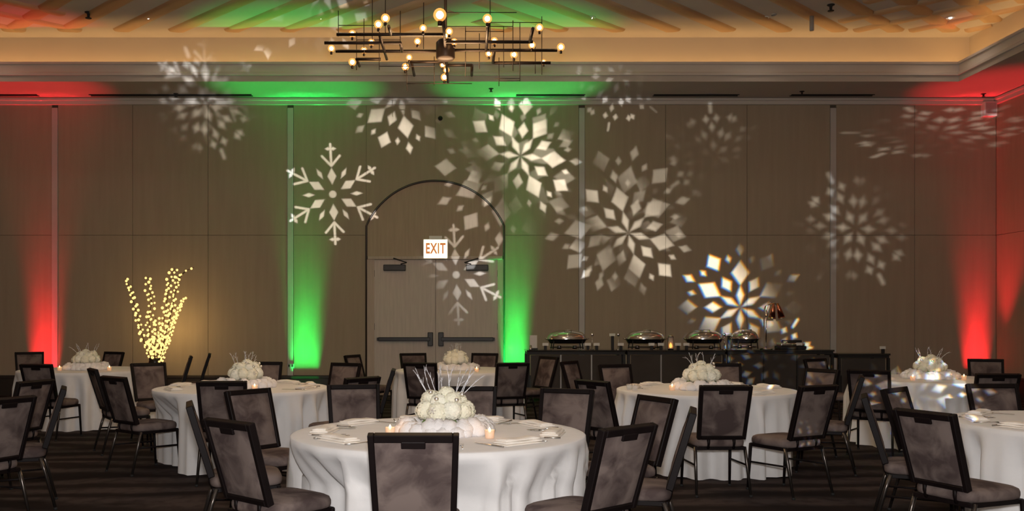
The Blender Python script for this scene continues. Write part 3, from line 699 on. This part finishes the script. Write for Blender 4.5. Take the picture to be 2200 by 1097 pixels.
# ================================================================== TABLES AND CLOTHS
def dent(tc, a):       # how far out the cloth may hang at this angle before a pushed-in seat stops it
    best = 9.0; d = Vector((math.cos(a), math.sin(a)))
    for (o, f) in SEATS:
        rel = Vector((tc[0] - o.x, tc[1] - o.y))
        if rel.length > 1.6: continue
        r_ = Vector((f.y, -f.x)); f2 = Vector((f.x, f.y))
        p = Vector((rel.dot(r_), rel.dot(f2))); q = Vector((d.dot(r_), d.dot(f2))); lo, hi = 0, 9
        for k, (m0, m1) in ((0, (-.26, .26)), (1, (-.24, .265))):
            if abs(q[k]) < 1e-6:
                if not m0 < p[k] < m1: hi = -1
                continue
            t0, t1 = sorted(((m0 - p[k]) / q[k], (m1 - p[k]) / q[k])); lo, hi = max(lo, t0), min(hi, t1)
        if lo < hi and lo > 0: best = min(best, lo)
    return best
def cloth_mesh(seed, tc, k_):
    rnd = random.Random(seed); na, nz = 180, 22; bm = bmesh.new()
    ks = [(rnd.randint(16, 20), rnd.random() * 6.28, 1.0), (rnd.randint(26, 32), rnd.random() * 6.28, .65), (rnd.randint(5, 8), rnd.random() * 6.28, .5), (rnd.randint(29, 37), rnd.random() * 6.28, .3)]
    def fold(a):
        s = sum(w_ * math.sin(k * a + ph + .6 * math.sin(3 * a + ph)) for k, ph, w_ in ks) / 2.0
        return math.copysign(abs(s) ** .8, s) - .25
    raw = [dent(tc, 2 * PI * j / na) for j in range(na)]
    lim = [min(min(raw[(j + k) % na] + .012 * abs(k) for k in range(-4, 5)), 1.2) for j in range(na)]
    ctr = bm.verts.new((0, 0, .752)); rows = []
    for r in (.25, .5, .7, .82, .86): rows.append([bm.verts.new((k_ * r * math.cos(2 * PI * j / na), k_ * r * math.sin(2 * PI * j / na), .752)) for j in range(na)])
    for i in range(nz + 1):
        t = i / nz; z = .746 - (.746 - .006) * t; row = []
        for j in range(na):
            a = 2 * PI * j / na; amp = .080 * min(1, max(0, t - .035) * 3.6)
            r = k_ * .872 + .022 * t + amp * fold(a)
            if lim[j] < r: r += (lim[j] - .012 + .3 * amp * (fold(a) - 1) - r) * min(1, max(0, t - .05) / .30)
            row.append(bm.verts.new((r * math.cos(a), r * math.sin(a), z + (.004 * math.sin(5 * a) if i == nz else 0))))
        rows.append(row)
    for j in range(na): bm.faces.new([ctr, rows[0][j], rows[0][(j + 1) % na]]).smooth = True
    for A_, B_ in zip(rows, rows[1:]):
        for j in range(na): bm.faces.new([A_[j], B_[j], B_[(j + 1) % na], A_[(j + 1) % na]]).smooth = True
    bmesh.ops.recalc_face_normals(bm, faces=list(bm.faces))
    me = bpy.data.meshes.new('tablecloth'); bm.to_mesh(me); bm.free(); me.materials.append(M['cloth']); return me
tt = MB().lathe([(0, .722), (.84, .722), (.848, .73), (.848, .742), (.84, .748), (0, .748)], 48).mesh('table_top'); tt.materials.append(M['wood_t'])
tl = MB().tube([(0, 0, .722), (0, 0, .0)], .016, 8).mesh('leg'); tl.materials.append(M['grey'])
PLACE = {'front': 'front table', 'mid_left': 'left middle table', 'mid_right': 'right middle table', 'far_left': 'far left table in the red light', 'far_centre': 'far centre table before the doors', 'far_right': 'far right table near the red corner', 'near_right': 'table cut off by the right edge', 'near_left': 'table just past the left edge'}
for i, (k, (x, y)) in enumerate(TB.items()):
    t = thing('round_table', 'round banquet table hidden under a white cloth, the ' + PLACE[k], 'table', (x, y, 0), 0, 'round banquet tables')
    k_ = 1.03 if k == 'front' else 1.0; q_ = link('table_top', tt, t); q_.scale = (k_, k_, 1)
    for s in range(4): link('leg', tl, t, (.5 * math.cos(PI / 4 + s * PI / 2), .5 * math.sin(PI / 4 + s * PI / 2), 0))
    o = link('tablecloth', cloth_mesh(i + 3, (x, y), k_), None, (x, y, 0)); tag(o, 'white floor-length tablecloth on the ' + PLACE[k], 'tablecloth', 'white round tablecloths')
ZT = .7535

# ------------------------------------------------------------------ centrepieces
def bloom_mesh(seed, m):
    rnd = random.Random(seed); bm = MB(); bm.sphere((0, 0, 0), .052, 12, 8)
    N = 110
    for i in range(N):
        z = 1 - 2 * (i + .5) / N; a = i * 2.39996; r = math.sqrt(1 - z * z)
        n = Vector((r * math.cos(a), r * math.sin(a), z)); u = n.orthogonal().normalized(); v = n.cross(u); th = rnd.random() * 6
        c = n * (.055 + rnd.random() * .010)
        for k in range(4):
            t = th + k * PI / 2; d = u * math.cos(t) + v * math.sin(t); e = n.cross(d); s = .013 + rnd.random() * .004
            vs = [bm.bm.verts.new(p) for p in (c, c + d * s * .6 + e * s * .55 + n * .003, c + d * s * 1.25 + n * .001 * rnd.uniform(-3, 4), c + d * s * .6 - e * s * .55 + n * .003)]
            bm.bm.faces.new(vs).smooth = True
    me = bpy.data.meshes.new('bloom'); bm.bm.to_mesh(me); bm.bm.free(); me.materials.append(M[m]); return me
BL = [bloom_mesh(1, 'petal'), bloom_mesh(2, 'petal2'), bloom_mesh(3, 'petal')]
BALL = MB().sphere((0, 0, 0), .014, 14, 10).mesh('bauble'); BALL.materials.append(M['silver'])
GEM = MB(); 
for k in range(6): GEM.tube([(0, 0, 0), (.018 * math.cos(k * PI / 3), 0, .018 * math.sin(k * PI / 3))], [.002, .0045], 5).sphere((.018 * math.cos(k * PI / 3), 0, .018 * math.sin(k * PI / 3)), .005, 6, 4)
GEM = GEM.mesh('glitter_flower'); GEM.materials.append(M['silver'])
def leafm():
    bm = bmesh.new(); L = [(0, 0), (.012, .015), (.016, .035), (.010, .055), (0, .07)]
    c = [bm.verts.new((0, y, -.012 * (y / .07) ** 2)) for _, y in L]; l = [bm.verts.new((-x, y, .004)) for x, y in L[1:-1]]; r = [bm.verts.new((x, y, .004)) for x, y in L[1:-1]]
    for S in (l, r):
        bm.faces.new([c[0], c[1], S[0]]); bm.faces.new([c[1], c[2], S[1], S[0]]); bm.faces.new([c[2], c[3], S[2], S[1]]); bm.faces.new([c[3], c[4], S[2]])
    me = bpy.data.meshes.new('leaf'); bm.to_mesh(me); bm.free(); me.materials.append(M['leaf']); return me
LEAF = leafm()
def twig(seed):
    rnd = random.Random(seed); t = MB(); pts = [Vector((0, 0, 0))]; d = Vector((0, 0, 1))
    for i in range(5): d = (d + Vector((rnd.uniform(-.18, .18), rnd.uniform(-.18, .18), 0))).normalized(); pts.append(pts[-1] + d * .03)
    t.tube(pts, [.0021, .002, .0018, .0016, .0014, .001], 5)
    for i in (2, 3, 4): t.tube([pts[i], pts[i] + d * .03 + Vector((rnd.uniform(-.02, .02), rnd.uniform(-.02, .02), 0))], [.0018, .001], 4)
    me = t.mesh('twig'); me.materials.append(M['twig']); return me
TW = [twig(k) for k in range(4)]
VASE = MB().lathe([(0, 0), (.04, 0), (.05, .02), (.055, .08), (.06, .12), (0, .12)], 20).mesh('bowl'); VASE.materials.append(M['glass'])
def batting(seed, lx=.26, ly=.20):
    rnd = random.Random(seed); b = MB()
    for k in range(64):
        ring = k % 3; a = 2 * PI * (k // 3) / 21 + ring * .1 + rnd.uniform(-.08, .08)
        q = (.44, .74, .84)[ring] + rnd.uniform(-.03, .03); r = (.058, .060, .056)[ring] * rnd.uniform(.85, 1.15)
        cx, cy = lx * q * math.cos(a), ly * q * math.sin(a); top = (.034, .092, .070)[ring] * rnd.uniform(.8, 1.15)
        ph = [rnd.random() * 6.28 for _ in range(3)]; n0 = len(b.bm.verts)
        b.sphere((cx, cy, 0), r, 14, 9)
        b.bm.verts.ensure_lookup_table()
        for v in b.bm.verts[n0:]:
            d = Vector((v.co.x - cx, v.co.y - cy, v.co.z)); w_ = 1 + .10 * math.sin(d.x * 170 + ph[0]) * math.sin(d.y * 150 + ph[1]) + .07 * math.sin(d.z * 230 + ph[2])
            v.co = Vector((cx + d.x * w_, cy + d.y * w_, max(0, top * (.35 + .65 * (d.z * w_) / r)) if d.z * w_ > -r * .3 else 0))
    me = bpy.data.meshes.new('cotton_batting'); bmesh.ops.recalc_face_normals(b.bm, faces=list(b.bm.faces)); b.bm.to_mesh(me); b.bm.free(); me.materials.append(M['batting']); return me
BLP = [(.128 * math.cos(k * PI / 4.5 + .2), .115 * math.sin(k * PI / 4.5 + .2), .098 + .012 * (k % 2)) for k in range(9)] + [(.082 * math.cos(k * PI / 3 + .1), .075 * math.sin(k * PI / 3 + .1), .155 + .008 * (k % 2)) for k in range(6)] + [(.012, -.008, .188)]
def centrepiece(x, y, label, seed, rz, twigs=True):
    rnd = random.Random(seed); t = thing('flower_centrepiece', label, 'flowers', (x, y, ZT + .001), rz, 'white flower centrepieces')
    up = .032; link('bowl', VASE, t)
    for i, p in enumerate(BLP):
        b = link('bloom', BL[i % 3], t, (p[0], p[1], p[2] + up)); s = rnd.uniform(.86, 1.0); b.scale = (s, s, s); b.rotation_euler = (rnd.random() * 6, rnd.random() * 6, 0)
    for p in [(-.045, -.140, .182), (.075, -.134, .176), (-.082, -.085, .218), (.108, -.085, .205), (.0, .138, .185)]: link('bauble', BALL, t, (p[0], p[1], p[2] + up))
    link('glitter_flower', GEM, t, (-.070, -.172, .115 + up))
    for k in range(7):
        a = k * .9 + rnd.random(); l = link('leaf', LEAF, t, (.10 * math.cos(a), .10 * math.sin(a), .06 + up)); l.rotation_euler = (-.5, 0, a - PI / 2)
    if twigs:
        TL = [(-.10, -.62), (-.095, -.5), (-.085, -.38), (-.05, -.2), (-.035, -.12), (-.01, -.04), (.02, .03), (.03, .1), (.06, .3), (.07, .2), (.085, .42), (.10, .55), (.105, .68)]
        for k, (tx, lean) in enumerate(TL if twigs == 1 else TL[::2]):
            w_ = link('twig', TW[k % 4], t, (tx, rnd.uniform(-.03, .05), .19 + up)); w_.rotation_euler = (rnd.uniform(-.15, .15), lean, rnd.uniform(-.3, .3)); w_.scale = (1.3, 1.3, 1.25 if twigs == 1 else .95) 
    return t
SNOWL = 'white cotton snow batting under the flowers on the '
FLW = {'front': (955, 5.72), 'mid_left': (528, 9.5), 'mid_right': (1507, 9.25), 'far_left': (186, 12.8), 'far_centre': (980, 12.75), 'far_right': (1998, 10.9)}
for i, (k, (px, y)) in enumerate(FLW.items()):
    x = (px - CX) / F * y
    o = link('cotton_batting', batting(i, .31, .31), None, (x, y, ZT)); tag(o, SNOWL + PLACE[k], 'cotton snow', 'cotton snow under the flowers')
    centrepiece(x, y, ('round cream flower arrangement with silver baubles and frosted twigs on the ' if k in ('front', 'mid_left') else 'round cream flower arrangement on the ') + PLACE[k], i + 20, 0 if k == 'front' else i * 1.1, 1 if k == 'front' else 2)
# votive candles
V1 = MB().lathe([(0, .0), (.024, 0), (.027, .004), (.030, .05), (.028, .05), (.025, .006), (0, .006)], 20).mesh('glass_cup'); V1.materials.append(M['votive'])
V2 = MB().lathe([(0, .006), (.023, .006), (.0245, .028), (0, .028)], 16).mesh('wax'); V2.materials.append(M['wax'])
V3 = MB().tube([(0, 0, .028), (0, 0, .036)], .0012, 5).mesh('wick'); V3.materials.append(M['wick'])
V4 = MB().lathe([(0, .034), (.006, .038), (.0085, .046), (.006, .056), (.0025, .064), (0, .068)], 10).mesh('flame'); V4.materials.append(M['flame'])
def votive(px, Y, label):
    t = thing('votive_candle', label, 'candle', ((px - CX) / F * Y, Y, ZT), 0, 'lit votive candles')
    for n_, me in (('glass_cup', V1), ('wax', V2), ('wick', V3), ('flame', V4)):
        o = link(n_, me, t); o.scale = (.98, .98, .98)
    lamp('candle_glow', 'POINT', ((px - CX) / F * Y, Y, ZT + .12), .12, (1, .5, .2), shadow_soft_size=.02)
for px, Y, l in [(838, 5.56, 'left of the flowers on the front table'), (1052, 5.42, 'right of the flowers on the front table'), (1444, 9.05, 'left of the flowers on the right middle table'), (547, 9.05, 'in front of the flowers on the left middle table'),
                 (128, 12.5, 'left of the flowers on the far left table'), (235, 12.5, 'right of the flowers on the far left table'), (1024, 12.2, 'right of the flowers on the far centre table'), (1961, 10.5, 'left of the flowers on the far right table'), (2071, 10.6, 'right of the flowers on the far right table')]:
    votive(px, Y, 'small lit votive candle ' + l)

# ------------------------------------------------------------------ napkins and cutlery
def napkin_mesh(seed):
    rnd = random.Random(seed); bm = bmesh.new(); nx, ny = 14, 8; L, W = .28, .125
    lay = []
    for h0, sx, sy in ((0, 1, 1), (.013, .97, .88), (.025, .92, .66)):
        g_ = [[None] * (ny + 1) for _ in range(nx + 1)]; low = [[None] * (ny + 1) for _ in range(nx + 1)]; ph = rnd.random() * 6
        for i in range(nx + 1):
            for j in range(ny + 1):
                x, y = (i / nx - .5) * L * sx, (j / ny - .5) * W * sy
                e = min(1, 6 * min(i, nx - i) / nx + .25) * min(1, 4 * min(j, ny - j) / ny + .25)
                z = h0 + .010 * e + .003 * math.sin(30 * x + ph) * (h0 > 0)
                g_[i][j] = bm.verts.new((x, y, max(z, h0 + .002))); low[i][j] = bm.verts.new((x, y, h0 + (.0005 if h0 == 0 else -.002)))
        for i in range(nx):
            for j in range(ny):
                bm.faces.new([g_[i][j], g_[i + 1][j], g_[i + 1][j + 1], g_[i][j + 1]]).smooth = True
                bm.faces.new([low[i][j], low[i][j + 1], low[i + 1][j + 1], low[i + 1][j]])
        for i in range(nx):
            bm.faces.new([low[i][0], low[i + 1][0], g_[i + 1][0], g_[i][0]]); bm.faces.new([low[i + 1][ny], low[i][ny], g_[i][ny], g_[i + 1][ny]])
        for j in range(ny):
            bm.faces.new([low[0][j + 1], low[0][j], g_[0][j], g_[0][j + 1]]); bm.faces.new([low[nx][j], low[nx][j + 1], g_[nx][j + 1], g_[nx][j]])
    me = bpy.data.meshes.new('napkin'); bm.to_mesh(me); bm.free(); me.materials.append(M['napkin']); return me
NAP = [napkin_mesh(k) for k in range(3)]
def fork():
    b = MB(); b.tube([(0, -.10, .003), (0, -.03, .003), (0, .03, .006), (0, .05, .005)], [.0045, .003, .003, .006], 6)
    h = b.mesh('handle'); h.materials.append(M['steel_d'])
    b = MB(); b.box((0, .062, .004), (.022, .026, .003), bev=.001)
    for s in (-1.5, -.5, .5, 1.5): b.tube([(s * .006, .072, .0045), (s * .006, .105, .006)], [.0016, .001], 4)
    t = b.mesh('tines'); t.materials.append(M['steel_d']); return [('handle', h), ('tines', t)]
def knife():
    b = MB(); b.tube([(0, -.115, .004), (0, -.02, .004)], [.0055, .0045], 6); h = b.mesh('handle'); h.materials.append(M['steel_d'])
    b = MB(); b.box((.002, .05, .004), (.017, .14, .0018), bev=.0006); t = b.mesh('blade'); t.materials.append(M['steel_d']); return [('handle', h), ('blade', t)]
FK, KN = fork(), knife()
def setting(table, ang, where, full, i, r=.70):
    cx, cy = TB[table]; a = math.radians(ang); u = Vector((math.cos(a), math.sin(a), 0)); s = Vector((-u.y, u.x, 0)); rz = a - PI / 2
    c = Vector((cx, cy, ZT)) + u * r; j = random.Random(i * 13 + len(table))
    o = link('napkin', NAP[i % 3], None, c, rz + j.uniform(-.12, .12)); tag(o, 'folded cream napkin on the %s, %s' % (PLACE[table], where), 'napkin', 'folded napkins')
    if full:
        for nm, ms, off, rr in (('fork', FK, .17, .65), ('knife', KN, -.17, .65)):
            p = Vector((cx, cy, ZT)) + u * rr + s * off
            if (Vector((p.x - cx, p.y - cy))).length > .84: continue
            t = thing(nm, 'steel %s on the %s, %s' % (nm, PLACE[table], where), nm, p, rz + PI + j.uniform(-.1, .1), 'table cutlery')
            for n_, me in ms: link(n_, me, t)
W8 = [(27, 'right side, towards the back'), (65, 'back right edge'), (103, 'back edge, left of the flowers'), (141, 'back left edge'), (179, 'left edge'), (217, 'front left edge'), (268, 'front edge behind the centre chair'), (311, 'front right edge'), (349, 'right edge')]
for i, (a, wd) in enumerate(W8): setting('front', a, wd, True, i)
for i, (a, wd) in enumerate([(60, 'back right edge'), (20, 'right edge'), (-15, 'front right edge'), (165, 'left edge'), (130, 'back left edge'), (215, 'front left edge')]): setting('mid_left', a, wd, i in (1, 2, 3), i)
for i, (a, wd) in enumerate([(55, 'back right edge'), (15, 'right edge'), (165, 'left edge'), (128, 'back left edge'), (300, 'front edge')]): setting('mid_right', a, wd, i in (2,), i)
for i, (a, wd) in enumerate([(165, 'left edge'), (130, 'back left edge'), (205, 'front left edge')]): setting('near_right', a, wd, True, i)
for i, (a, wd) in enumerate([(160, 'left edge'), (200, 'front left edge')]): setting('far_right', a, wd, False, i)
# goblet-like water glasses lying bright on the table edges
def tumbler(px, Y, label):
    t = thing('water_glass', label, 'glass', ((px - CX) / F * Y, Y, ZT), 0, 'small water glasses')
    MB().lathe([(0, 0), (.024, 0), (.030, .055), (.028, .055), (.022, .006), (0, .006)], 16).obj('bowl', 'glass', t)
    MB().lathe([(.0285, .053), (.0305, .053), (.0305, .057), (.0285, .057), (.0285, .053)], 16).obj('rim', 'steel', t)
tumbler(1352, 9.1, 'small bright glass on the left edge of the right middle table, left one'); tumbler(1364, 9.0, 'small bright glass on the left edge of the right middle table, right one')

# ================================================================== BUFFET
YB0, YB1 = 16.25, 16.95
def bx(px, Y=16.3): return (px - CX) / F * Y
BH = {}
def buffet(p0, p1, h, label, light):
    x0, x1 = bx(p0), bx(p1); xc = (x0 + x1) / 2; L = x1 - x0 - .02; yc = (YB0 + YB1) / 2
    t = thing('buffet_table', label, 'buffet table', (xc, yc, 0), 0, 'dark buffet tables')
    MB().box((0, 0, h - .015), (L, YB1 - YB0, .03), bev=.004).obj('glass_top', 'glass_d', t)
    fr = MB(); D = YB1 - YB0 - .06
    for s in (-1, 1): fr.box((0, s * D / 2, h - .055), (L - .04, .035, .05))
    for s in (-1, 1): fr.box((s * (L / 2 - .03), 0, h - .055), (.035, D, .05))
    fr.obj('top_frame', 'blackmatte', t)
    for s in (-1, 1):
        for q in (-1, 1): MB().box((s * (L / 2 - .03), q * D / 2, (h - .08) / 2), (.045, .045, h - .08)).obj('leg', 'blackmatte', t)
    n = max(1, round(L / .62)); wv = (L - .12) / n
    for i in range(n):
        MB().box((-L / 2 + .06 + wv * (i + .5), -D / 2 + .01, h * .53), (wv - .03, .012, h * .74), bev=.002).obj('front_panel', M['smoke'], t)
        if i: MB().box((-L / 2 + .06 + wv * i, -D / 2, h * .5), (.022, .022, h - .16)).obj('mullion', 'grey' if light else 'blackmatte', t)
    MB().box((0, -D / 2, .09), (L - .08, .03, .05)).obj('bottom_rail', 'blackmatte', t)
buffet(1130, 1345, .90, 'dark glass-topped buffet table, leftmost, nearest the doors', True)
buffet(1345, 1560, .90, 'dark glass-topped buffet table, second from the left', True)
buffet(1560, 1792, .905, 'dark glass-topped buffet table under the heat lamp', False)
buffet(1797, 1912, .84, 'short dark buffet table, rightmost and lower', False)
ZBF = .90
def chafer(px, Yc, wpx, label, seed):
    R_ = wpx / 2 / F * Yc; t = thing('chafing_dish', label, 'chafing dish', (bx(px, Yc), Yc, (ZBF if px < 1560 else .905) + .012), 0, 'chafing dishes on the buffet')
    ry = .28 / R_; r0 = R_
    fr = MB(); 
    for a in (45, 135, 225, 315):
        ca, sa = math.cos(math.radians(a)), math.sin(math.radians(a)); fr.tube([(r0 * ca * 1.08, .27 * sa, 0), (r0 * ca, .25 * sa, .15)], .010, 6)
    fr.tube([(r0 * .86 * math.cos(2 * PI * k / 24), .24 * math.sin(2 * PI * k / 24), .03) for k in range(24)], .006, 5, closed=True)
    fr.obj('stand', 'blackmatte', t)
    MB().lathe([(0, .10), (r0 * .88, .10), (r0 * .94, .13), (r0, .165), (r0 * 1.02, .165), (r0 * 1.02, .175), (0, .175)], 32, sy=ry).obj('water_pan', 'black', t)
    ld = MB().lathe([(r0 * .99, .176), (r0 * .99, .20), (r0 * .93, .25), (r0 * .75, .30), (r0 * .45, .33), (0, .34)], 32, sy=ry).obj('dome_lid', 'steel', t)
    MB().tube([(-.06, -.12 * 0 - ry * r0 * .62, .315), (-.06, -ry * r0 * .72, .335), (.06, -ry * r0 * .72, .335), (.06, -ry * r0 * .62, .315)], .008, 6).obj('lid_handle', 'steel', ld)
    for s in (-1, 1): MB().lathe([(0, .0), (.04, 0), (.04, .05), (.03, .055), (0, .055)], 14, (s * r0 * .4, 0, 0)).obj('fuel_can', 'steel_d', t)
    for s in (-1, 1): MB().tube([(s * r0 * 1.0, -.04, .17), (s * r0 * 1.09, -.04, .185), (s * r0 * 1.09, .04, .185), (s * r0 * 1.0, .04, .17)], .009, 6).obj('side_handle', 'steel', t)
chafer(1218, 16.58, 84, 'round chafing dish with a shiny domed lid, leftmost on the buffet', 1)
chafer(1386, 16.62, 84, 'round chafing dish with green reflections, second on the buffet', 2)
chafer(1512, 16.60, 78, 'round chafing dish, third on the buffet, right of the amber lantern', 3)
chafer(1600, 16.66, 56, 'round chafing dish in the snowflake light left of the heat lamp', 4)
def cardstand(px, Y, base, label, tall=0):
    t = thing('card_stand', label, 'card stand', (bx(px, Y), Y, base), 0, 'small menu card stands')
    MB().box((0, 0, .0375 + tall / 2), (.05, .04, .075 + tall), bev=.005).obj('block', 'blackmatte', t)
    o = MB().box((0, 0, .098 + tall), (.105, .006, .05)).obj('card', 'card', t); o.rotation_euler = (-.12, 0, 0)
for i, (px, k) in enumerate([(1172, 'left of the first chafing dish'), (1263, 'right of the first chafing dish, left one'), (1282, 'right of the first chafing dish, right one'), (1334, 'left of the second chafing dish'), (1400, 'before the second chafing dish, left one'), (1420, 'before the second chafing dish, right one'), (1457, 'right of the amber lantern, left one'), (1475, 'right of the amber lantern, right one')]):
    cardstand(px, 16.32, ZBF + .001, 'tiny white menu card on a black block ' + k)
cardstand(1316, 16.8, ZBF + .001, 'taller black card block with a white card between two chafing dishes', .16)
cardstand(1566, 16.86, .005 + ZBF + .001, 'taller black card block with a white card right of the third chafing dish', .16)
cardstand(1718, 16.34, .906, 'tiny white menu card on a black block right of the heat lamp')
cardstand(1897, 16.4, .841, 'tiny white menu card on a black block at the right end of the buffet')
# lantern with amber flame
t = thing('amber_lantern', 'small dark lantern with an amber flame between chafing dishes', 'lantern', (bx(1441, 16.45), 16.45, ZBF + .001))
MB().lathe([(0, 0), (.05, 0), (.05, .02), (0, .02)], 16).obj('base', 'blackmatte', t); MB().lathe([(.045, .02), (.045, .22), (.042, .22), (.042, .02)], 16).obj('glass_cylinder', 'glass', t)
MB().lathe([(.03, .22), (.052, .22), (.04, .25), (.012, .265), (0, .265)], 16).obj('cap', 'steel_d', t)
MB().lathe([(0, .03), (.02, .04), (.026, .07), (.018, .10), (0, .13)], 12).obj('flame', 'amber', t)
for s in (-1, 1): MB().tube([(s * .047, 0, .02), (s * .047, 0, .225)], .004, 5).obj('post', 'blackmatte', t)
# heat lamp
t = thing('heat_lamp', 'carving station heat lamp with chrome pole and two copper shades', 'heat lamp', (bx(1646, 16.5), 16.5, .906))
MB().lathe([(0, 0), (.11, 0), (.11, .015), (.03, .025), (.02, .04), (0, .04)], 24).obj('base', 'steel', t)
MB().tube([(0, 0, .03), (0, 0, .70)], .011, 8).obj('pole', 'steel', t)
MB().tube([(0, 0, .60), (0, 0, .72), (.02, 0, .79), (.08, 0, .83), (.15, 0, .82), (.20, 0, .78)], .011, 8).obj('curved_arm', 'steel_d', t)
MB().lathe([(0, .57), (.022, .57), (.024, .60), (.024, .66), (.018, .68), (0, .68)], 12).obj('pole_collar', 'steel', t)
for (x, a, ln) in ((.13, .10, .0), (.20, -.28, .0)):
    R_ = Matrix.Rotation(a, 3, 'Y')
    s_ = MB().lathe([(.0, 0), (.018, 0), (.022, -.04), (.035, -.07), (.062, -.27), (.058, -.27), (.03, -.07), (0, -.05)], 20, (x, 0, .815), rot=R_).obj('copper_shade', 'copper', t)
    MB().lathe([(.0605, -.262), (.064, -.262), (.064, -.274), (.0605, -.274), (.0605, -.262)], 20, (x, 0, .815), rot=R_).obj('rim', 'steel', s_)
# carving board with pan right of the lamp, bowl, bottle, sign
t = thing('carving_pan', 'low steel carving pan with raised lid right of the heat lamp', 'pan', (bx(1698, 16.6), 16.6, .906))
MB().box((0, 0, .03), (.46, .34, .06), bev=.012).obj('board', 'blackmatte', t); MB().box((.0, 0, .085), (.42, .28, .05), bev=.012).obj('pan', 'steel_d', t)
MB().box((.06, .1, .135), (.36, .03, .05), bev=.01).obj('guard', 'blackmatte', t); MB().sphere((-.12, -.08, .12), .05, 14, 8, (1, .8, .6)).obj('small_bowl', 'steel', t)
t = thing('sign_card', 'upright pale card at the left end of the buffet', 'sign', (bx(1146, 16.75), 16.75, ZBF + .001))
MB().box((0, 0, .13), (.13, .012, .24)).obj('card', 'card', t); MB().box((0, 0, .01), (.15, .07, .02)).obj('foot', 'blackmatte', t)
t = thing('salt_shaker', 'tiny shiny steel shaker at the left end of the buffet', 'shaker', (bx(1140, 16.4), 16.4, ZBF + .001))
MB().lathe([(0, 0), (.028, 0), (.03, .01), (.022, .06), (0, .06)], 14).obj('body', 'steel', t); MB().sphere((0, 0, .065), .022, 12, 8).obj('cap', 'steel', t)
for i, (px, k) in enumerate([(1272, 'right of the first chafing dish'), (1328, 'left of the second chafing dish'), (1556, 'right of the third chafing dish')]):
    t = thing('serving_spoon_stand', 'small upright steel serving spoon rest ' + k, 'spoon', (bx(px, 16.5), 16.5, ZBF + .001), 0, 'upright serving spoons')
    MB().lathe([(0, 0), (.035, 0), (.035, .008), (.008, .012), (0, .012)], 14).obj('foot', 'steel', t); MB().tube([(0, 0, .01), (.005, 0, .24)], .006, 6).obj('handle', 'steel', t); MB().sphere((.005, 0, .265), .03, 12, 8, (.8, .35, 1.1)).obj('spoon_bowl', 'steel', t)

# ================================================================== LIT BRANCHES
bt = thing('lit_branches', 'tall bare branches wound with glowing warm fairy lights in a dark floor vase', 'lit branches', (at_depth(333, 770, 16.9).x, 16.9, 0))
MB().lathe([(0, 0), (.13, 0), (.15, .05), (.17, .35), (.13, .60), (.10, .70), (.12, .74), (.105, .74), (.085, .70), (0, .68)], 28).obj('vase', 'vase', bt)
fb = MB().sphere((0, 0, 0), .023, 8, 6).mesh('fairy_bulb'); fb.materials.append(M['fairy'])
fg = MB().sphere((0, 0, 0), .022, 10, 7).mesh('bulb_halo'); fg.materials.append(M['fairy_halo'])
rb = random.Random(5); bo = bt.location
def branch(pts, n, spread):
    P = [at_depth(x, y, 16.9 + dy) - Vector(bo) for x, y, dy in pts]; k = len(P)
    b = MB().tube(P, [.014 - .010 * i / (k - 1) for i in range(k)], 6).obj('branch', 'bark', bt)
    seg = [(P[i + 1] - P[i]).length for i in range(k - 1)]; T = sum(seg)
    for q in range(n):
        d = T * (q + rb.random() * .7) / n; i = 0
        while i < k - 2 and d > seg[i]: d -= seg[i]; i += 1
        p = P[i].lerp(P[i + 1], min(1, d / seg[i])); a = q * 2.1 + rb.random()
        p = p + Vector((math.cos(a), math.sin(a) * .8, rb.uniform(-.4, .4))) * spread * rb.uniform(.55, 1.15)
        if rb.random() < .0: continue
        o = link('fairy_bulb', fb, b, p); s = rb.uniform(.8, 1.25); o.scale = (s, s, s)
BR = [([(326, 775, 0), (310, 735, -.05), (298, 690, -.08), (288, 650, -.1), (278, 615, -.1), (270, 597, -.1)], 40, .05),
      ([(330, 775, .05), (322, 720, .05), (320, 680, .06), (326, 650, .05), (320, 618, .05), (318, 594, .05)], 44, .07),
      ([(338, 775, 0), (345, 720, .05), (356, 670, .05), (360, 630, .06), (366, 600, .06), (376, 574, .05)], 50, .065),
      ([(342, 775, -.05), (358, 710, -.08), (368, 670, -.1), (376, 630, -.1), (382, 600, -.1), (388, 590, -.1)], 42, .05),
      ([(344, 775, 0), (362, 730, .0), (374, 690, .0), (386, 660, .0), (396, 638, .0)], 46, .03),
      ([(382, 600, -.1), (394, 586, -.1), (404, 579, -.1), (417, 574, -.1)], 4, .012),
      ([(334, 775, -.1), (330, 750, -.12), (338, 715, -.14), (334, 680, -.12)], 34, .10),
      ([(336, 775, .1), (345, 752, .1), (322, 735, .1), (350, 715, .1)], 34, .12)]
for b in BR: branch(*b)
lamp('fairy_light_glow', 'POINT', (bo[0] + .25, 16.95, 1.25), 13, (1, .62, .22), shadow_soft_size=.35)
